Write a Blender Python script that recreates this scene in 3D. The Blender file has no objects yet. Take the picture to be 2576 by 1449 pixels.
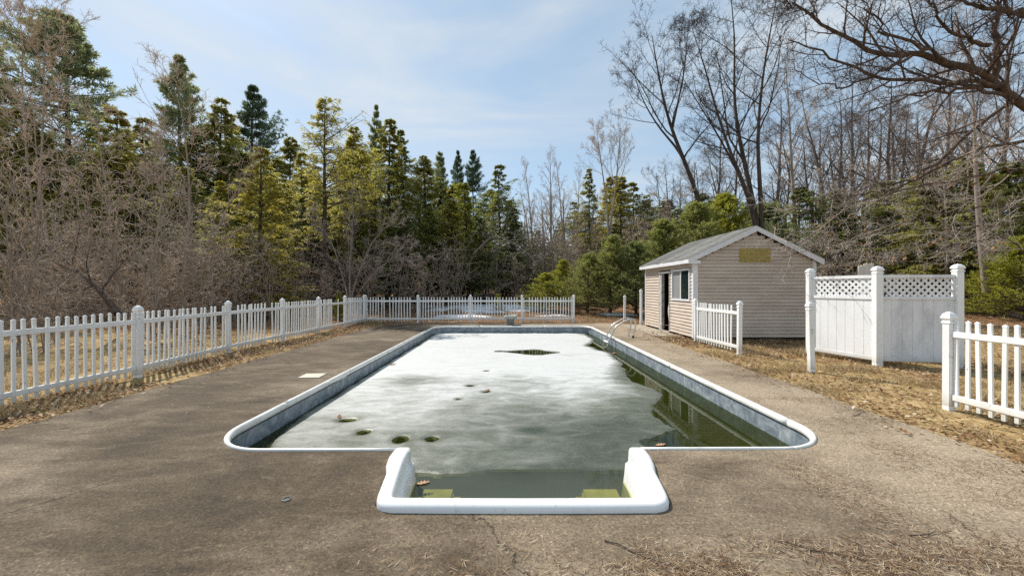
import bpy, bmesh, math, random
import numpy as np
from mathutils import Vector, Matrix
R = math.radians
random.seed(7)
scene = bpy.context.scene
C = scene.collection

# ------------------------------------------------------------------ camera, sky, sun, exposure
cam = bpy.data.cameras.new('camera'); cam.sensor_width = 36.0; cam.lens = 13.28
cam.clip_start = 0.05; cam.clip_end = 900
camo = bpy.data.objects.new('camera', cam); C.objects.link(camo)
camo.location = (0, 0, 1.5); camo.rotation_euler = (R(90), 0, 0)
scene.camera = camo

SUN_AZ, SUN_EL = R(-44), R(48)          # measured from +Y, negative = to the left
world = bpy.data.worlds.new('World'); scene.world = world; world.use_nodes = True
nt = world.node_tree; nt.nodes.clear()
wo = nt.nodes.new('ShaderNodeOutputWorld'); bg = nt.nodes.new('ShaderNodeBackground')
sky = nt.nodes.new('ShaderNodeTexSky'); sky.sky_type = 'NISHITA'; sky.sun_disc = False
sky.sun_elevation = SUN_EL; sky.sun_rotation = SUN_AZ
sky.air_density = 1.0; sky.dust_density = 0.5; sky.ozone_density = 1.0
tc = nt.nodes.new('ShaderNodeTexCoord'); mp = nt.nodes.new('ShaderNodeMapping')
mp.inputs['Scale'].default_value = (1.0, 1.6, 5.0); mp.inputs['Rotation'].default_value = (0.25, 0.12, 0.3)
nz = nt.nodes.new('ShaderNodeTexNoise'); nz.inputs['Scale'].default_value = 1.3; nz.inputs['Detail'].default_value = 7
nz.inputs['Roughness'].default_value = 0.55; nz.inputs['Distortion'].default_value = 0.5
rp = nt.nodes.new('ShaderNodeValToRGB')
rp.color_ramp.elements[0].position = 0.36; rp.color_ramp.elements[0].color = (0.52, 0.52, 0.52, 1)
rp.color_ramp.elements[1].position = 0.74; rp.color_ramp.elements[1].color = (0.97, 0.97, 0.97, 1)
mx = nt.nodes.new('ShaderNodeMix'); mx.data_type = 'RGBA'
rc = nt.nodes.new('ShaderNodeValToRGB')
rc.color_ramp.elements[0].position = 0.42; rc.color_ramp.elements[0].color = (0.60, 0.79, 0.91, 1)
rc.color_ramp.elements[1].position = 0.68; rc.color_ramp.elements[1].color = (0.95, 1.02, 1.07, 1)
sc_ = nt.nodes.new('ShaderNodeVectorMath'); sc_.operation = 'SCALE'; sc_.inputs['Scale'].default_value = 4.2
nt.links.new(nz.outputs['Fac'], rc.inputs[0]); nt.links.new(rc.outputs[0], sc_.inputs[0]); nt.links.new(sc_.outputs[0], mx.inputs['B'])
nt.links.new(tc.outputs['Generated'], mp.inputs['Vector']); nt.links.new(mp.outputs[0], nz.inputs['Vector'])
nt.links.new(nz.outputs['Fac'], rp.inputs[0]); nt.links.new(rp.outputs[0], mx.inputs['Factor'])
nt.links.new(sky.outputs[0], mx.inputs['A']); nt.links.new(mx.outputs['Result'], bg.inputs['Color'])
bg.inputs['Strength'].default_value = 0.12
nt.links.new(bg.outputs[0], wo.inputs[0])

sun = bpy.data.lights.new('sun', 'SUN'); sun.energy = 3.6; sun.angle = R(0.53); sun.color = (1.0, 0.95, 0.87)
suno = bpy.data.objects.new('sun', sun); C.objects.link(suno)
sd = Vector((math.sin(SUN_AZ) * math.cos(SUN_EL), math.cos(SUN_AZ) * math.cos(SUN_EL), math.sin(SUN_EL)))
suno.rotation_euler = sd.to_track_quat('Z', 'Y').to_euler(); suno.location = sd * 60
scene.view_settings.view_transform = 'Standard'; scene.view_settings.look = 'None'
scene.view_settings.gamma = 1.0; scene.view_settings.exposure = 0.62; scene.view_settings.use_curve_mapping = False
scene.render.engine = 'CYCLES'
scene.cycles.use_denoising = False; scene.cycles.max_bounces = 6; scene.cycles.diffuse_bounces = 3; scene.cycles.use_adaptive_sampling = True; scene.cycles.adaptive_threshold = 0.01
scene.cycles.transparent_max_bounces = 8; scene.cycles.sample_clamp_indirect = 6
scene.cycles.caustics_reflective = False; scene.cycles.caustics_refractive = False

# ------------------------------------------------------------------ small helpers
def at(px, Y):                      # picture column (2576 wide) at distance Y -> world X
    return (px - 1288.0) * Y / 950.0
def zat(py, Y):                     # picture row at distance Y -> world Z
    return 1.5 - (py - 724.5) * Y / 950.0
def sstep(a, b, x):
    t = np.clip((np.asarray(x, float) - a) / (b - a), 0, 1); return t * t * (3 - 2 * t)
_nrng = np.random.default_rng(99); _lat = _nrng.random((64, 64))
def vnoise(x, y):
    x = np.asarray(x, float); y = np.asarray(y, float)
    xi = np.floor(x).astype(int); yi = np.floor(y).astype(int); fx = x - xi; fy = y - yi
    fx = fx * fx * (3 - 2 * fx); fy = fy * fy * (3 - 2 * fy)
    g = lambda i, j: _lat[i % 64, j % 64]
    return (g(xi, yi) * (1 - fx) * (1 - fy) + g(xi + 1, yi) * fx * (1 - fy) + g(xi, yi + 1) * (1 - fx) * fy + g(xi + 1, yi + 1) * fx * fy)
def fbm(x, y, o=4):
    s = 0; a = 0.5; n = 0
    for k in range(o):
        s = s + a * vnoise(x * 2 ** k + 17.3 * k, y * 2 ** k + 5.1 * k); n += a; a *= 0.5
    return s / n

def tag(o, label=None, cat=None, group=None, kind=None):
    if label: o['label'] = label
    if cat: o['category'] = cat
    if group: o['group'] = group
    if kind: o['kind'] = kind
    return o
def empty(name, loc=(0, 0, 0), rz=0.0):
    o = bpy.data.objects.new(name, None); C.objects.link(o); o.empty_display_size = 0.1
    o.location = loc; o.rotation_euler = (0, 0, rz); return o
def link(name, me, parent=None, loc=None, rot=None, scale=None):
    o = bpy.data.objects.new(name, me); C.objects.link(o)
    if parent is not None: o.parent = parent
    if loc is not None: o.location = loc
    if rot is not None: o.rotation_euler = rot
    if scale is not None: o.scale = scale
    return o
def mesh_np(name, V, faces, mat, smooth=False):
    """V (n,3); faces: list of int arrays (m,k)."""
    me = bpy.data.meshes.new(name); V = np.asarray(V, np.float32)
    me.vertices.add(len(V)); me.vertices.foreach_set('co', V.ravel())
    li = np.concatenate([f.ravel() for f in faces]).astype(np.int32)
    cnt = np.concatenate([np.full(len(f), f.shape[1], np.int32) for f in faces])
    st = np.concatenate([[0], np.cumsum(cnt)[:-1]]).astype(np.int32)
    me.loops.add(len(li)); me.loops.foreach_set('vertex_index', li)
    me.polygons.add(len(cnt)); me.polygons.foreach_set('loop_start', st); me.polygons.foreach_set('loop_total', cnt)
    if smooth: me.polygons.foreach_set('use_smooth', np.ones(len(cnt), bool))
    me.update(calc_edges=True); me.validate()
    if mat: me.materials.append(mat)
    return me

class MB:
    def __init__(s): s.v = []; s.f = []
    def add(s, vs, fs):
        b = len(s.v); s.v += [tuple(p) for p in vs]; s.f += [tuple(i + b for i in f) for f in fs]; return s
    def box(s, a, b):
        (x0, y0, z0), (x1, y1, z1) = a, b
        return s.add([(x0,y0,z0),(x1,y0,z0),(x1,y1,z0),(x0,y1,z0),(x0,y0,z1),(x1,y0,z1),(x1,y1,z1),(x0,y1,z1)],
                     [(0,3,2,1),(4,5,6,7),(0,1,5,4),(1,2,6,5),(2,3,7,6),(3,0,4,7)])
    def prism(s, poly, d):          # poly: list of 3-D points (planar), extruded by d
        n = len(poly); d = Vector(d); q = [Vector(p) for p in poly]
        return s.add(q + [p + d for p in q], [tuple(range(n))[::-1], tuple(range(n, 2 * n))] + [(i, (i + 1) % n, n + (i + 1) % n, n + i) for i in range(n)])
    def tube(s, pts, r, k=10, caps=True):
        pts = [Vector(p) for p in pts]; n = len(pts); rr = r if hasattr(r, '__len__') else [r] * n
        vs = []; u = None
        for i, p in enumerate(pts):
            t = (pts[min(i + 1, n - 1)] - pts[max(i - 1, 0)]).normalized()
            if u is None: u = t.orthogonal().normalized()
            u = (u - t * u.dot(t)).normalized(); w = t.cross(u)
            vs += [p + (u * math.cos(2 * math.pi * j / k) + w * math.sin(2 * math.pi * j / k)) * rr[i] for j in range(k)]
        fs = [(i * k + j, i * k + (j + 1) % k, (i + 1) * k + (j + 1) % k, (i + 1) * k + j) for i in range(n - 1) for j in range(k)]
        if caps: fs += [tuple(range(k))[::-1], tuple((n - 1) * k + j for j in range(k))]
        return s.add(vs, fs)
    def rings(s, prof, k=4, phase=math.pi / 4, c=(0, 0, 0), top=True):   # lathe: prof = [(r,z)...]
        vs = [(c[0] + r * math.cos(2 * math.pi * j / k + phase), c[1] + r * math.sin(2 * math.pi * j / k + phase), c[2] + z) for r, z in prof for j in range(k)]
        n = len(prof)
        fs = [(i * k + j, i * k + (j + 1) % k, (i + 1) * k + (j + 1) % k, (i + 1) * k + j) for i in range(n - 1) for j in range(k)]
        fs += [tuple(range(k))[::-1]] + ([tuple((n - 1) * k + j for j in range(k))] if top else [])
        return s.add(vs, fs)
    def mesh(s, name, mat, smooth=False, bevel=0):
        me = bpy.data.meshes.new(name); me.from_pydata(s.v, [], s.f); me.update()
        if bevel:
            bm = bmesh.new(); bm.from_mesh(me)
            bmesh.ops.bevel(bm, geom=bm.edges[:], offset=bevel, segments=2, affect='EDGES', clamp_overlap=True)
            bm.to_mesh(me); bm.free()
        if smooth: me.polygons.foreach_set('use_smooth', [True] * len(me.polygons))
        if mat: me.materials.append(mat)
        return me
    def obj(s, name, mat, parent=None, loc=None, smooth=False, bevel=0, rot=None):
        return link(name, s.mesh(name, mat, smooth, bevel), parent, loc, rot)

# ------------------------------------------------------------------ materials
class NB:
    """tiny node builder"""
    def __init__(s, name):
        s.m = bpy.data.materials.new(name); s.m.use_nodes = True; s.t = s.m.node_tree; s.t.nodes.clear()
        s.out = s.n('ShaderNodeOutputMaterial')
    def n(s, typ, **kw):
        o = s.t.nodes.new(typ)
        for k, v in kw.items(): setattr(o, k, v)
        return o
    def l(s, a, b): s.t.links.new(a, b)
    def put(s, sock, v):
        if isinstance(v, bpy.types.NodeSocket): s.l(v, sock)
        elif isinstance(v, (tuple, list)) and sock.type == 'RGBA' and len(v) == 3: sock.default_value = (*v, 1)
        else: sock.default_value = v
    def coord(s, kind='Object', scale=(1, 1, 1), rnd=False):
        c = s.n('ShaderNodeTexCoord'); m = s.n('ShaderNodeMapping'); s.l(c.outputs[kind], m.inputs[0]); m.inputs['Scale'].default_value = scale
        if rnd:
            oi = s.n('ShaderNodeObjectInfo'); k = s.n('ShaderNodeVectorMath', operation='SCALE'); cb = s.n('ShaderNodeCombineXYZ')
            for i in range(3): s.l(oi.outputs['Random'], cb.inputs[i])
            s.l(cb.outputs[0], k.inputs[0]); k.inputs['Scale'].default_value = 37.0; s.l(k.outputs[0], m.inputs['Location'])
        return m.outputs[0]
    def geo(s, scale=(1, 1, 1)):
        g = s.n('ShaderNodeNewGeometry'); m = s.n('ShaderNodeMapping'); s.l(g.outputs['Position'], m.inputs[0]); m.inputs['Scale'].default_value = scale
        return m.outputs[0]
    def noise(s, v, scale, detail=4, rough=0.55, dist=0.0, col=False):
        o = s.n('ShaderNodeTexNoise'); s.l(v, o.inputs['Vector']); o.inputs['Scale'].default_value = scale
        o.inputs['Detail'].default_value = detail; o.inputs['Roughness'].default_value = rough; o.inputs['Distortion'].default_value = dist
        return o.outputs['Color' if col else 'Fac']
    def vor(s, v, scale, feature='F1', out='Distance'):
        o = s.n('ShaderNodeTexVoronoi', feature=feature); s.l(v, o.inputs['Vector']); o.inputs['Scale'].default_value = scale
        return o.outputs[out]
    def ramp(s, f, *st):
        o = s.n('ShaderNodeValToRGB'); e = o.color_ramp.elements
        while len(e) < len(st): e.new(0.5)
        for i, (p, c) in enumerate(st):
            e[i].position = p; e[i].color = (*c, 1) if hasattr(c, '__len__') else (c, c, c, 1)
        s.put(o.inputs[0], f); return o.outputs[0]
    def mix(s, f, a, b, blend='MIX'):
        o = s.n('ShaderNodeMix', data_type='RGBA', blend_type=blend); s.put(o.inputs['Factor'], f); s.put(o.inputs['A'], a); s.put(o.inputs['B'], b)
        return o.outputs['Result']
    def math(s, op, a, b=0.0, clamp=False):
        o = s.n('ShaderNodeMath', operation=op, use_clamp=clamp); s.put(o.inputs[0], a); s.put(o.inputs[1], b); return o.outputs[0]
    def bump(s, h, strength=0.3, dist=0.01):
        o = s.n('ShaderNodeBump'); s.l(h, o.inputs['Height']); o.inputs['Strength'].default_value = strength; o.inputs['Distance'].default_value = dist
        return o.outputs[0]
    def bsdf(s, col, rough=0.6, normal=None, metal=0.0, spec=0.5, **kw):
        b = s.n('ShaderNodeBsdfPrincipled'); s.put(b.inputs['Base Color'], col); s.put(b.inputs['Roughness'], rough)
        b.inputs['Metallic'].default_value = metal; b.inputs['Specular IOR Level'].default_value = spec
        for k, v in kw.items(): s.put(b.inputs[k], v)
        if normal is not None: s.l(normal, b.inputs['Normal'])
        return b.outputs[0]
    def done(s, sh): s.l(sh, s.out.inputs[0]); return s.m
    def sep(s, v):
        o = s.n('ShaderNodeSeparateXYZ'); s.l(v, o.inputs[0]); return o.outputs

M = {}
def plain(name, col, rough=0.6, metal=0.0, var=0.12, scale=6.0, spec=0.5):
    b = NB(name); v = b.coord('Object', rnd=True); n = b.noise(v, scale, 5)
    lo = tuple(c * (1 - var) for c in col); hi = tuple(min(1, c * (1 + var)) for c in col)
    M[name] = b.done(b.bsdf(b.ramp(n, (0.3, lo), (0.7, hi)), rough, None, metal, spec))
    return M[name]

def vinyl(name, base, speck, dirt, dirtc=(0.30, 0.29, 0.26)):
    b = NB(name); v = b.geo(); vs = b.geo((1, 1, 0.35))
    n1 = b.noise(vs, 46, 3, 0.6); n2 = b.noise(v, 3.1, 4)
    sp = b.math('MULTIPLY', b.ramp(n1, (0.69 - speck * 0.1, 0.0), (0.70 - speck * 0.1 + 0.02, 1.0)), b.ramp(n2, (0.52, 0.0), (0.66, 1.0)))
    d = b.math('MULTIPLY', b.ramp(b.noise(b.geo((1.5, 1.5, 0.6)), 2.2, 6, 0.65), (0.45, 0.0), (0.72, 1.0)), dirt)
    zg = b.n('ShaderNodeMapRange'); b.l(b.math('ADD', b.sep(v)[2], b.math('MULTIPLY', b.noise(v, 7, 4, 0.7), 0.25)), zg.inputs['Value']); zg.inputs['From Min'].default_value = 0.34; zg.inputs['From Max'].default_value = 0.12
    gz = b.math('MULTIPLY', b.math('GREATER_THAN', b.sep(v)[2], 0.03), b.math('MULTIPLY', zg.outputs[0], 0.55 if name != 'coping' else 0.0))
    c = b.mix(d, base, dirtc); c = b.mix(gz, c, (0.34, 0.31, 0.22)); c = b.mix(b.math('MULTIPLY', sp, 0.85), c, (0.06, 0.065, 0.05))
    M[name] = b.done(b.bsdf(c, 0.38, b.bump(b.noise(v, 60, 2), 0.05, 0.002)))
vinyl('vinyl', (0.88, 0.88, 0.87), 0.55, 0.16)
vinyl('vinyl_specked', (0.88, 0.87, 0.85), 0.7, 0.14)
vinyl('vinyl_panel', (0.88, 0.885, 0.89), 0.1, 0.12)
vinyl('vinyl_mildew', (0.80, 0.80, 0.82), 0.2, 0.55, (0.30, 0.30, 0.31))
vinyl('coping', (0.80, 0.785, 0.745), 0.35, 0.42, (0.36, 0.34, 0.29))
plain('track', (0.035, 0.045, 0.055), 0.5)
plain('trim', (0.72, 0.72, 0.74), 0.5, var=0.07, scale=4)
plain('trim_worn', (0.42, 0.40, 0.37), 0.8, var=0.5, scale=9)
plain('aluminium', (0.62, 0.60, 0.57), 0.32, 0.85, var=0.2)
plain('black_rubber', (0.02, 0.02, 0.02), 0.6)
plain('step_plastic', (0.78, 0.78, 0.72), 0.5)
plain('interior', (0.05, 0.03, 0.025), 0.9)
plain('door_red', (0.10, 0.018, 0.014), 0.6)
plain('planter', (0.22, 0.22, 0.20), 0.6, var=0.25)
plain('planter_pale', (0.40, 0.40, 0.37), 0.6, var=0.25)
plain('lid', (0.46, 0.42, 0.34), 0.6, var=0.1)
plain('tan_board', (0.56, 0.50, 0.44), 0.7, var=0.12)
plain('mustard', (0.42, 0.325, 0.10), 0.7, var=0.3, scale=9)
plain('screen', (0.24, 0.235, 0.23), 0.75, var=0.06)
plain('latch', (0.12, 0.12, 0.13), 0.5, 0.6)

b = NB('window_glass'); M['glass'] = b.done(b.bsdf((0.012, 0.022, 0.024), 0.04, spec=0.6))

# step: white plastic that the algae has stained yellow below the water line
b = NB('entry_step'); v = b.geo(); z = b.sep(v)[2]
n = b.noise(v, 8, 4); zz = b.math('ADD', z, b.math('MULTIPLY', n, 0.05))
st = b.n('ShaderNodeMapRange'); b.l(zz, st.inputs['Value']); st.inputs['From Min'].default_value = -0.24; st.inputs['From Max'].default_value = -0.21
c = b.mix(st.outputs[0], b.mix(b.ramp(n, (0.4, 0.0), (0.65, 1.0)), (0.60, 0.56, 0.16), (0.45, 0.47, 0.16)), b.mix(b.math('MULTIPLY', b.ramp(b.noise(v, 25, 4), (0.6, 0.0), (0.75, 1.0)), 0.35), (0.82, 0.82, 0.82), (0.35, 0.33, 0.28)))
M['entry_step'] = b.done(b.bsdf(c, 0.3))
plain('step_algae', (0.80, 0.70, 0.16), 0.7, var=0.25, scale=7)

plain('step_murk', (0.36, 0.38, 0.29), 0.7, var=0.2, scale=4)
# liner: marbled blue vinyl, algae under water
b = NB('liner'); v = b.geo(); z = b.sep(v)[2]
n = b.noise(v, 4.5, 7, 0.65, 1.2); n2 = b.noise(b.geo((1, 1, 2)), 14, 4, 0.6)
c = b.ramp(n, (0.30, (0.11, 0.145, 0.175)), (0.46, (0.19, 0.23, 0.265)), (0.58, (0.29, 0.33, 0.36)), (0.72, (0.46, 0.485, 0.505)))
c = b.mix(b.math('MULTIPLY', b.ramp(n2, (0.56, 0.0), (0.68, 1.0)), 0.4), c, (0.06, 0.09, 0.13))
st = b.n('ShaderNodeMapRange'); b.l(z, st.inputs['Value']); st.inputs['From Min'].default_value = -0.31; st.inputs['From Max'].default_value = -0.255
c = b.mix(st.outputs[0], (0.10, 0.13, 0.03), c)
M['liner'] = b.done(b.bsdf(c, 0.45))
plain('pool_bottom', (0.03, 0.045, 0.015), 0.9)

# concrete deck
def concrete(name, lo, hi, stain):
    b = NB(name); v = b.geo(); xs = b.sep(v)
    ag = b.vor(v, 95, out='Color'); agv = b.sep(ag)[0]
    big = b.noise(v, 0.55, 6, 0.6, 0.4); mid = b.noise(b.geo((0.55, 1.6, 1)), 2.6, 7, 0.68, 0.6); fine = b.noise(v, 55, 3, 0.7)
    # the right-hand side of the deck is cleaner than the left and the foreground, which are black with mildew
    mr = b.n('ShaderNodeMapRange'); b.l(xs[0], mr.inputs['Value']); mr.inputs['From Min'].default_value = -1.0; mr.inputs['From Max'].default_value = 3.6
    side = b.math('MULTIPLY', mr.outputs[0], 0.24)
    k = b.math('ADD', b.math('ADD', b.math('MULTIPLY', big, 0.62), b.math('MULTIPLY', mid, 0.34)), b.math('ADD', side, 0.04))
    c = b.ramp(k, (0.36, stain), (0.50, lo), (0.78, hi))
    c = b.mix(0.55, c, b.mix(b.ramp(agv, (0.0, 0.0), (1.0, 1.0)), tuple(x * 0.35 for x in lo), tuple(min(1, x * 1.55) for x in hi)), 'OVERLAY') if False else c
    sp = b.ramp(agv, (0.0, 0.45), (0.5, 0.95), (0.93, 1.15), (1.0, 1.9))
    c = b.mix(0.8, c, sp, 'MULTIPLY')
    c = b.mix(b.math('MULTIPLY', b.ramp(fine, (0.58, 0.0), (0.72, 1.0)), 0.55), c, tuple(x * 0.33 for x in lo))
    # patchy tan sand and lichen smears
    sm = b.ramp(b.noise(b.geo((0.7, 2.2, 1)), 3.7, 6, 0.7, 1.0), (0.60, 0.0), (0.74, 1.0))
    c = b.mix(b.math('MULTIPLY', sm, 0.5), c, (0.33, 0.27, 0.18))
    # hairline cracks
    wv = b.n('ShaderNodeVectorMath', operation='ADD'); b.l(v, wv.inputs[0])
    nc = b.n('ShaderNodeVectorMath', operation='SCALE'); b.l(b.noise(v, 2.3, 5, 0.7, col=True), nc.inputs[0]); nc.inputs['Scale'].default_value = 0.5; b.l(nc.outputs[0], wv.inputs[1])
    ed = b.vor(wv.outputs[0], 0.33, 'DISTANCE_TO_EDGE')
    cr = b.math('MULTIPLY', b.ramp(ed, (0.0, 1.0), (0.0035, 0.0)), b.ramp(b.noise(v, 0.7, 2), (0.52, 0.0), (0.56, 1.0)))
    c = b.mix(b.math('MULTIPLY', cr, 0.8), c, (0.02, 0.017, 0.013))
    h = b.math('ADD', b.math('MULTIPLY', agv, 0.5), b.math('SUBTRACT', fine, b.math('MULTIPLY', cr, 2.0)))
    M[name] = b.done(b.bsdf(c, 0.9, b.bump(h, 0.55, 0.006), spec=0.25))
concrete('deck', (0.102, 0.0745, 0.047), (0.348, 0.275, 0.192), (0.032, 0.024, 0.016))
concrete('pad', (0.27, 0.22, 0.16), (0.42, 0.36, 0.28), (0.17, 0.14, 0.10))

# ground: thatch of dead grass and leaf mould
b = NB('ground'); v = b.geo(); xs = b.sep(v)
n1 = b.noise(v, 0.5, 5, 0.6); n2 = b.noise(v, 7, 6, 0.7, 0.6); n3 = b.vor(v, 22, out='Color')
grass = b.ramp(n2, (0.3, (0.16, 0.095, 0.04)), (0.5, (0.36, 0.25, 0.115)), (0.7, (0.56, 0.42, 0.22)))
leaf = b.ramp(b.sep(n3)[0], (0.0, (0.07, 0.03, 0.014)), (0.4, (0.17, 0.085, 0.04)), (0.75, (0.30, 0.17, 0.085)), (1.0, (0.46, 0.34, 0.22)))
mr = b.n('ShaderNodeMapRange'); b.l(xs[1], mr.inputs['Value']); mr.inputs['From Min'].default_value = 11.0; mr.inputs['From Max'].default_value = 19.0
f = b.math('ADD', b.math('MULTIPLY', mr.outputs[0], 0.5), b.math('MULTIPLY', n1, 0.8))
c = b.mix(b.ramp(f, (0.42, 0.0), (0.62, 1.0)), grass, leaf)
M['ground'] = b.done(b.bsdf(c, 0.95, b.bump(n2, 0.9, 0.05), spec=0.1))

def island_mat(name, cols, rough=0.8, translucent=0.0, tint=False, spec=0.2):
    b = NB(name); g = b.n('ShaderNodeNewGeometry'); c = b.ramp(g.outputs['Random Per Island'], *cols)
    if tint:
        oi = b.n('ShaderNodeObjectInfo'); c = b.mix(1.0, c, oi.outputs['Color'], 'MULTIPLY')
    sh = b.bsdf(c, rough, spec=spec)
    if translucent:
        t = b.n('ShaderNodeBsdfTranslucent'); b.put(t.inputs['Color'], c); m = b.n('ShaderNodeMixShader'); m.inputs[0].default_value = translucent
        b.l(sh, m.inputs[1]); b.l(t.outputs[0], m.inputs[2]); sh = m.outputs[0]
    M[name] = b.done(sh)
island_mat('dry_blades', [(0.0, (0.16, 0.105, 0.05)), (0.35, (0.30, 0.21, 0.105)), (0.7, (0.42, 0.32, 0.18)), (0.93, (0.50, 0.42, 0.27)), (1.0, (0.20, 0.22, 0.06))], 0.8, 0.25)
island_mat('dead_leaves', [(0.0, (0.10, 0.05, 0.025)), (0.35, (0.24, 0.125, 0.055)), (0.65, (0.36, 0.225, 0.115)), (0.9, (0.48, 0.36, 0.23)), (1.0, (0.60, 0.50, 0.38))], 0.75, 0.2)
island_mat('needles', [(0.0, (0.07, 0.04, 0.025)), (0.5, (0.19, 0.105, 0.055)), (0.8, (0.36, 0.26, 0.15)), (1.0, (0.52, 0.44, 0.32))], 0.7)
island_mat('foliage', [(0.0, (0.62, 0.66, 0.66)), (0.5, (0.92, 0.92, 0.9)), (0.85, (1.15, 1.12, 1.0)), (1.0, (1.4, 1.3, 1.05))], 0.55, 0.55, True, 0.3)
island_mat('oak_leaf', [(0.0, (0.45, 0.27, 0.15)), (1.0, (0.52, 0.33, 0.2))], 0.7, 0.15)
island_mat('oak_leaf_brown', [(0.0, (0.22, 0.09, 0.035)), (1.0, (0.28, 0.13, 0.05))], 0.7, 0.15)

def bark(name, lo, hi, scale=9, spots=None, vary=False):
    b = NB(name); v = b.coord('Object', (1, 1, 0.25)); n = b.noise(v, scale, 6, 0.65, 0.5)
    c = b.ramp(n, (0.3, lo), (0.7, hi))
    if vary:
        oi = b.n('ShaderNodeObjectInfo'); c = b.mix(1.0, c, b.ramp(oi.outputs['Random'], (0.0, (0.72, 0.66, 0.62)), (0.35, (1.0, 0.93, 0.88)), (0.65, (1.15, 1.0, 0.82)), (1.0, (0.85, 0.78, 0.80))), 'MULTIPLY')
    if spots: c = b.mix(b.ramp(b.noise(b.coord('Object', (1, 1, 4)), 5, 3), (0.60, 0.0), (0.66, 1.0)), c, spots)
    M[name] = b.done(b.bsdf(c, 0.9, b.bump(n, 0.7, 0.03), spec=0.15))
bark('bark_dark', (0.035, 0.027, 0.022), (0.12, 0.095, 0.08))
bark('bark_grey', (0.15, 0.12, 0.10), (0.42, 0.35, 0.295))
bark('bark_oak', (0.04, 0.028, 0.022), (0.16, 0.115, 0.09), 7)
bark('bark_birch', (0.22, 0.16, 0.12), (0.46, 0.37, 0.30), 6, (0.10, 0.075, 0.06))
bark('twig_brown', (0.33, 0.275, 0.23), (0.74, 0.65, 0.555), 3, None, True)
bark('bark_mid', (0.07, 0.055, 0.047), (0.21, 0.17, 0.145))
bark('twig_dark', (0.12, 0.095, 0.085), (0.30, 0.25, 0.22), 3, None, True)
bark('twig_pale', (0.26, 0.215, 0.185), (0.58, 0.50, 0.44), 3)

# shed siding: every board weathered a little differently
b = NB('siding'); v = b.geo(); oi = b.n('ShaderNodeObjectInfo')
n = b.noise(b.geo((0.9, 0.9, 3.2)), 1.7, 5, 0.6); n2 = b.noise(b.geo((1, 1, 5)), 9, 5, 0.7)
blk = b.vor(b.geo((1.6, 1.6, 9.8)), 1.0, out='Color')
c = b.ramp(n, (0.3, (0.50, 0.405, 0.33)), (0.55, (0.60, 0.505, 0.42)), (0.75, (0.66, 0.58, 0.49)))
c = b.mix(b.math('MULTIPLY', b.sep(blk)[0], 0.34), c, (0.66, 0.57, 0.49)); c = b.mix(b.math('MULTIPLY', oi.outputs['Random'], 0.22), c, (0.36, 0.28, 0.23))
c = b.mix(b.math('MULTIPLY', b.ramp(n2, (0.52, 0.0), (0.72, 1.0)), 0.35), c, (0.30, 0.25, 0.22))
M['siding'] = b.done(b.bsdf(c, 0.6, spec=0.3))
b = NB('shingle'); v = b.geo(); oi = b.n('ShaderNodeObjectInfo'); ge = b.n('ShaderNodeNewGeometry')
c = b.ramp(b.vor(b.geo((1, 3.2, 1)), 2.2, out='Color'), (0.0, (0.11, 0.108, 0.095)), (1.0, (0.27, 0.262, 0.235)))
c = b.mix(0.6, c, b.ramp(ge.outputs['Random Per Island'], (0.0, (0.05, 0.049, 0.043)), (0.6, (0.15, 0.146, 0.13)), (1.0, (0.26, 0.25, 0.225))))
c = b.mix(0.35, c, b.ramp(b.noise(v, 60, 3, 0.7), (0.3, 0.07), (0.7, 0.32)))
M['shingle'] = b.done(b.bsdf(c, 0.95, b.bump(b.noise(v, 120, 2), 0.5, 0.004), spec=0.15))

# water: murky, mirror-like
b = NB('water'); v = b.geo()
nrm = b.bump(b.noise(b.geo((1, 1, 1)), 5, 3), 0.06, 0.01)
fr = b.n('ShaderNodeFresnel'); fr.inputs['IOR'].default_value = 1.33; b.l(nrm, fr.inputs['Normal'])
gl = b.n('ShaderNodeBsdfGlossy'); gl.inputs['Roughness'].default_value = 0.02; gl.inputs['Color'].default_value = (0.72, 0.76, 0.70, 1); b.l(nrm, gl.inputs['Normal'])
tr = b.n('ShaderNodeBsdfTransparent'); tr.inputs['Color'].default_value = (0.86, 0.90, 0.62, 1)
df = b.n('ShaderNodeBsdfDiffuse'); 
px_, py_, _z = b.sep(v)
silt = b.n('ShaderNodeMapRange'); b.l(b.math('ADD', py_, b.math('MULTIPLY', b.noise(v, 2.0, 3), 0.5)), silt.inputs['Value']); silt.inputs['From Min'].default_value = 4.15; silt.inputs['From Max'].default_value = 3.7
sx_ = b.math('LESS_THAN', b.math('ABSOLUTE', b.math('SUBTRACT', px_, 0.07)), 1.15)
b.put(df.inputs['Color'], b.mix(b.math('MULTIPLY', silt.outputs[0], sx_), b.ramp(b.noise(v, 1.1, 4), (0.35, (0.020, 0.024, 0.004)), (0.7, (0.034, 0.038, 0.009))), (0.105, 0.118, 0.085)))   # silt stirred up over the step
m1 = b.n('ShaderNodeMixShader'); m1.inputs[0].default_value = 0.50; b.l(df.outputs[0], m1.inputs[1]); b.l(tr.outputs[0], m1.inputs[2])
m2 = b.n('ShaderNodeMixShader'); b.l(fr.outputs[0], m2.inputs[0]); b.l(m1.outputs[0], m2.inputs[1]); b.l(gl.outputs[0], m2.inputs[2])
M['water'] = b.done(m2.outputs[0])

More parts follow.
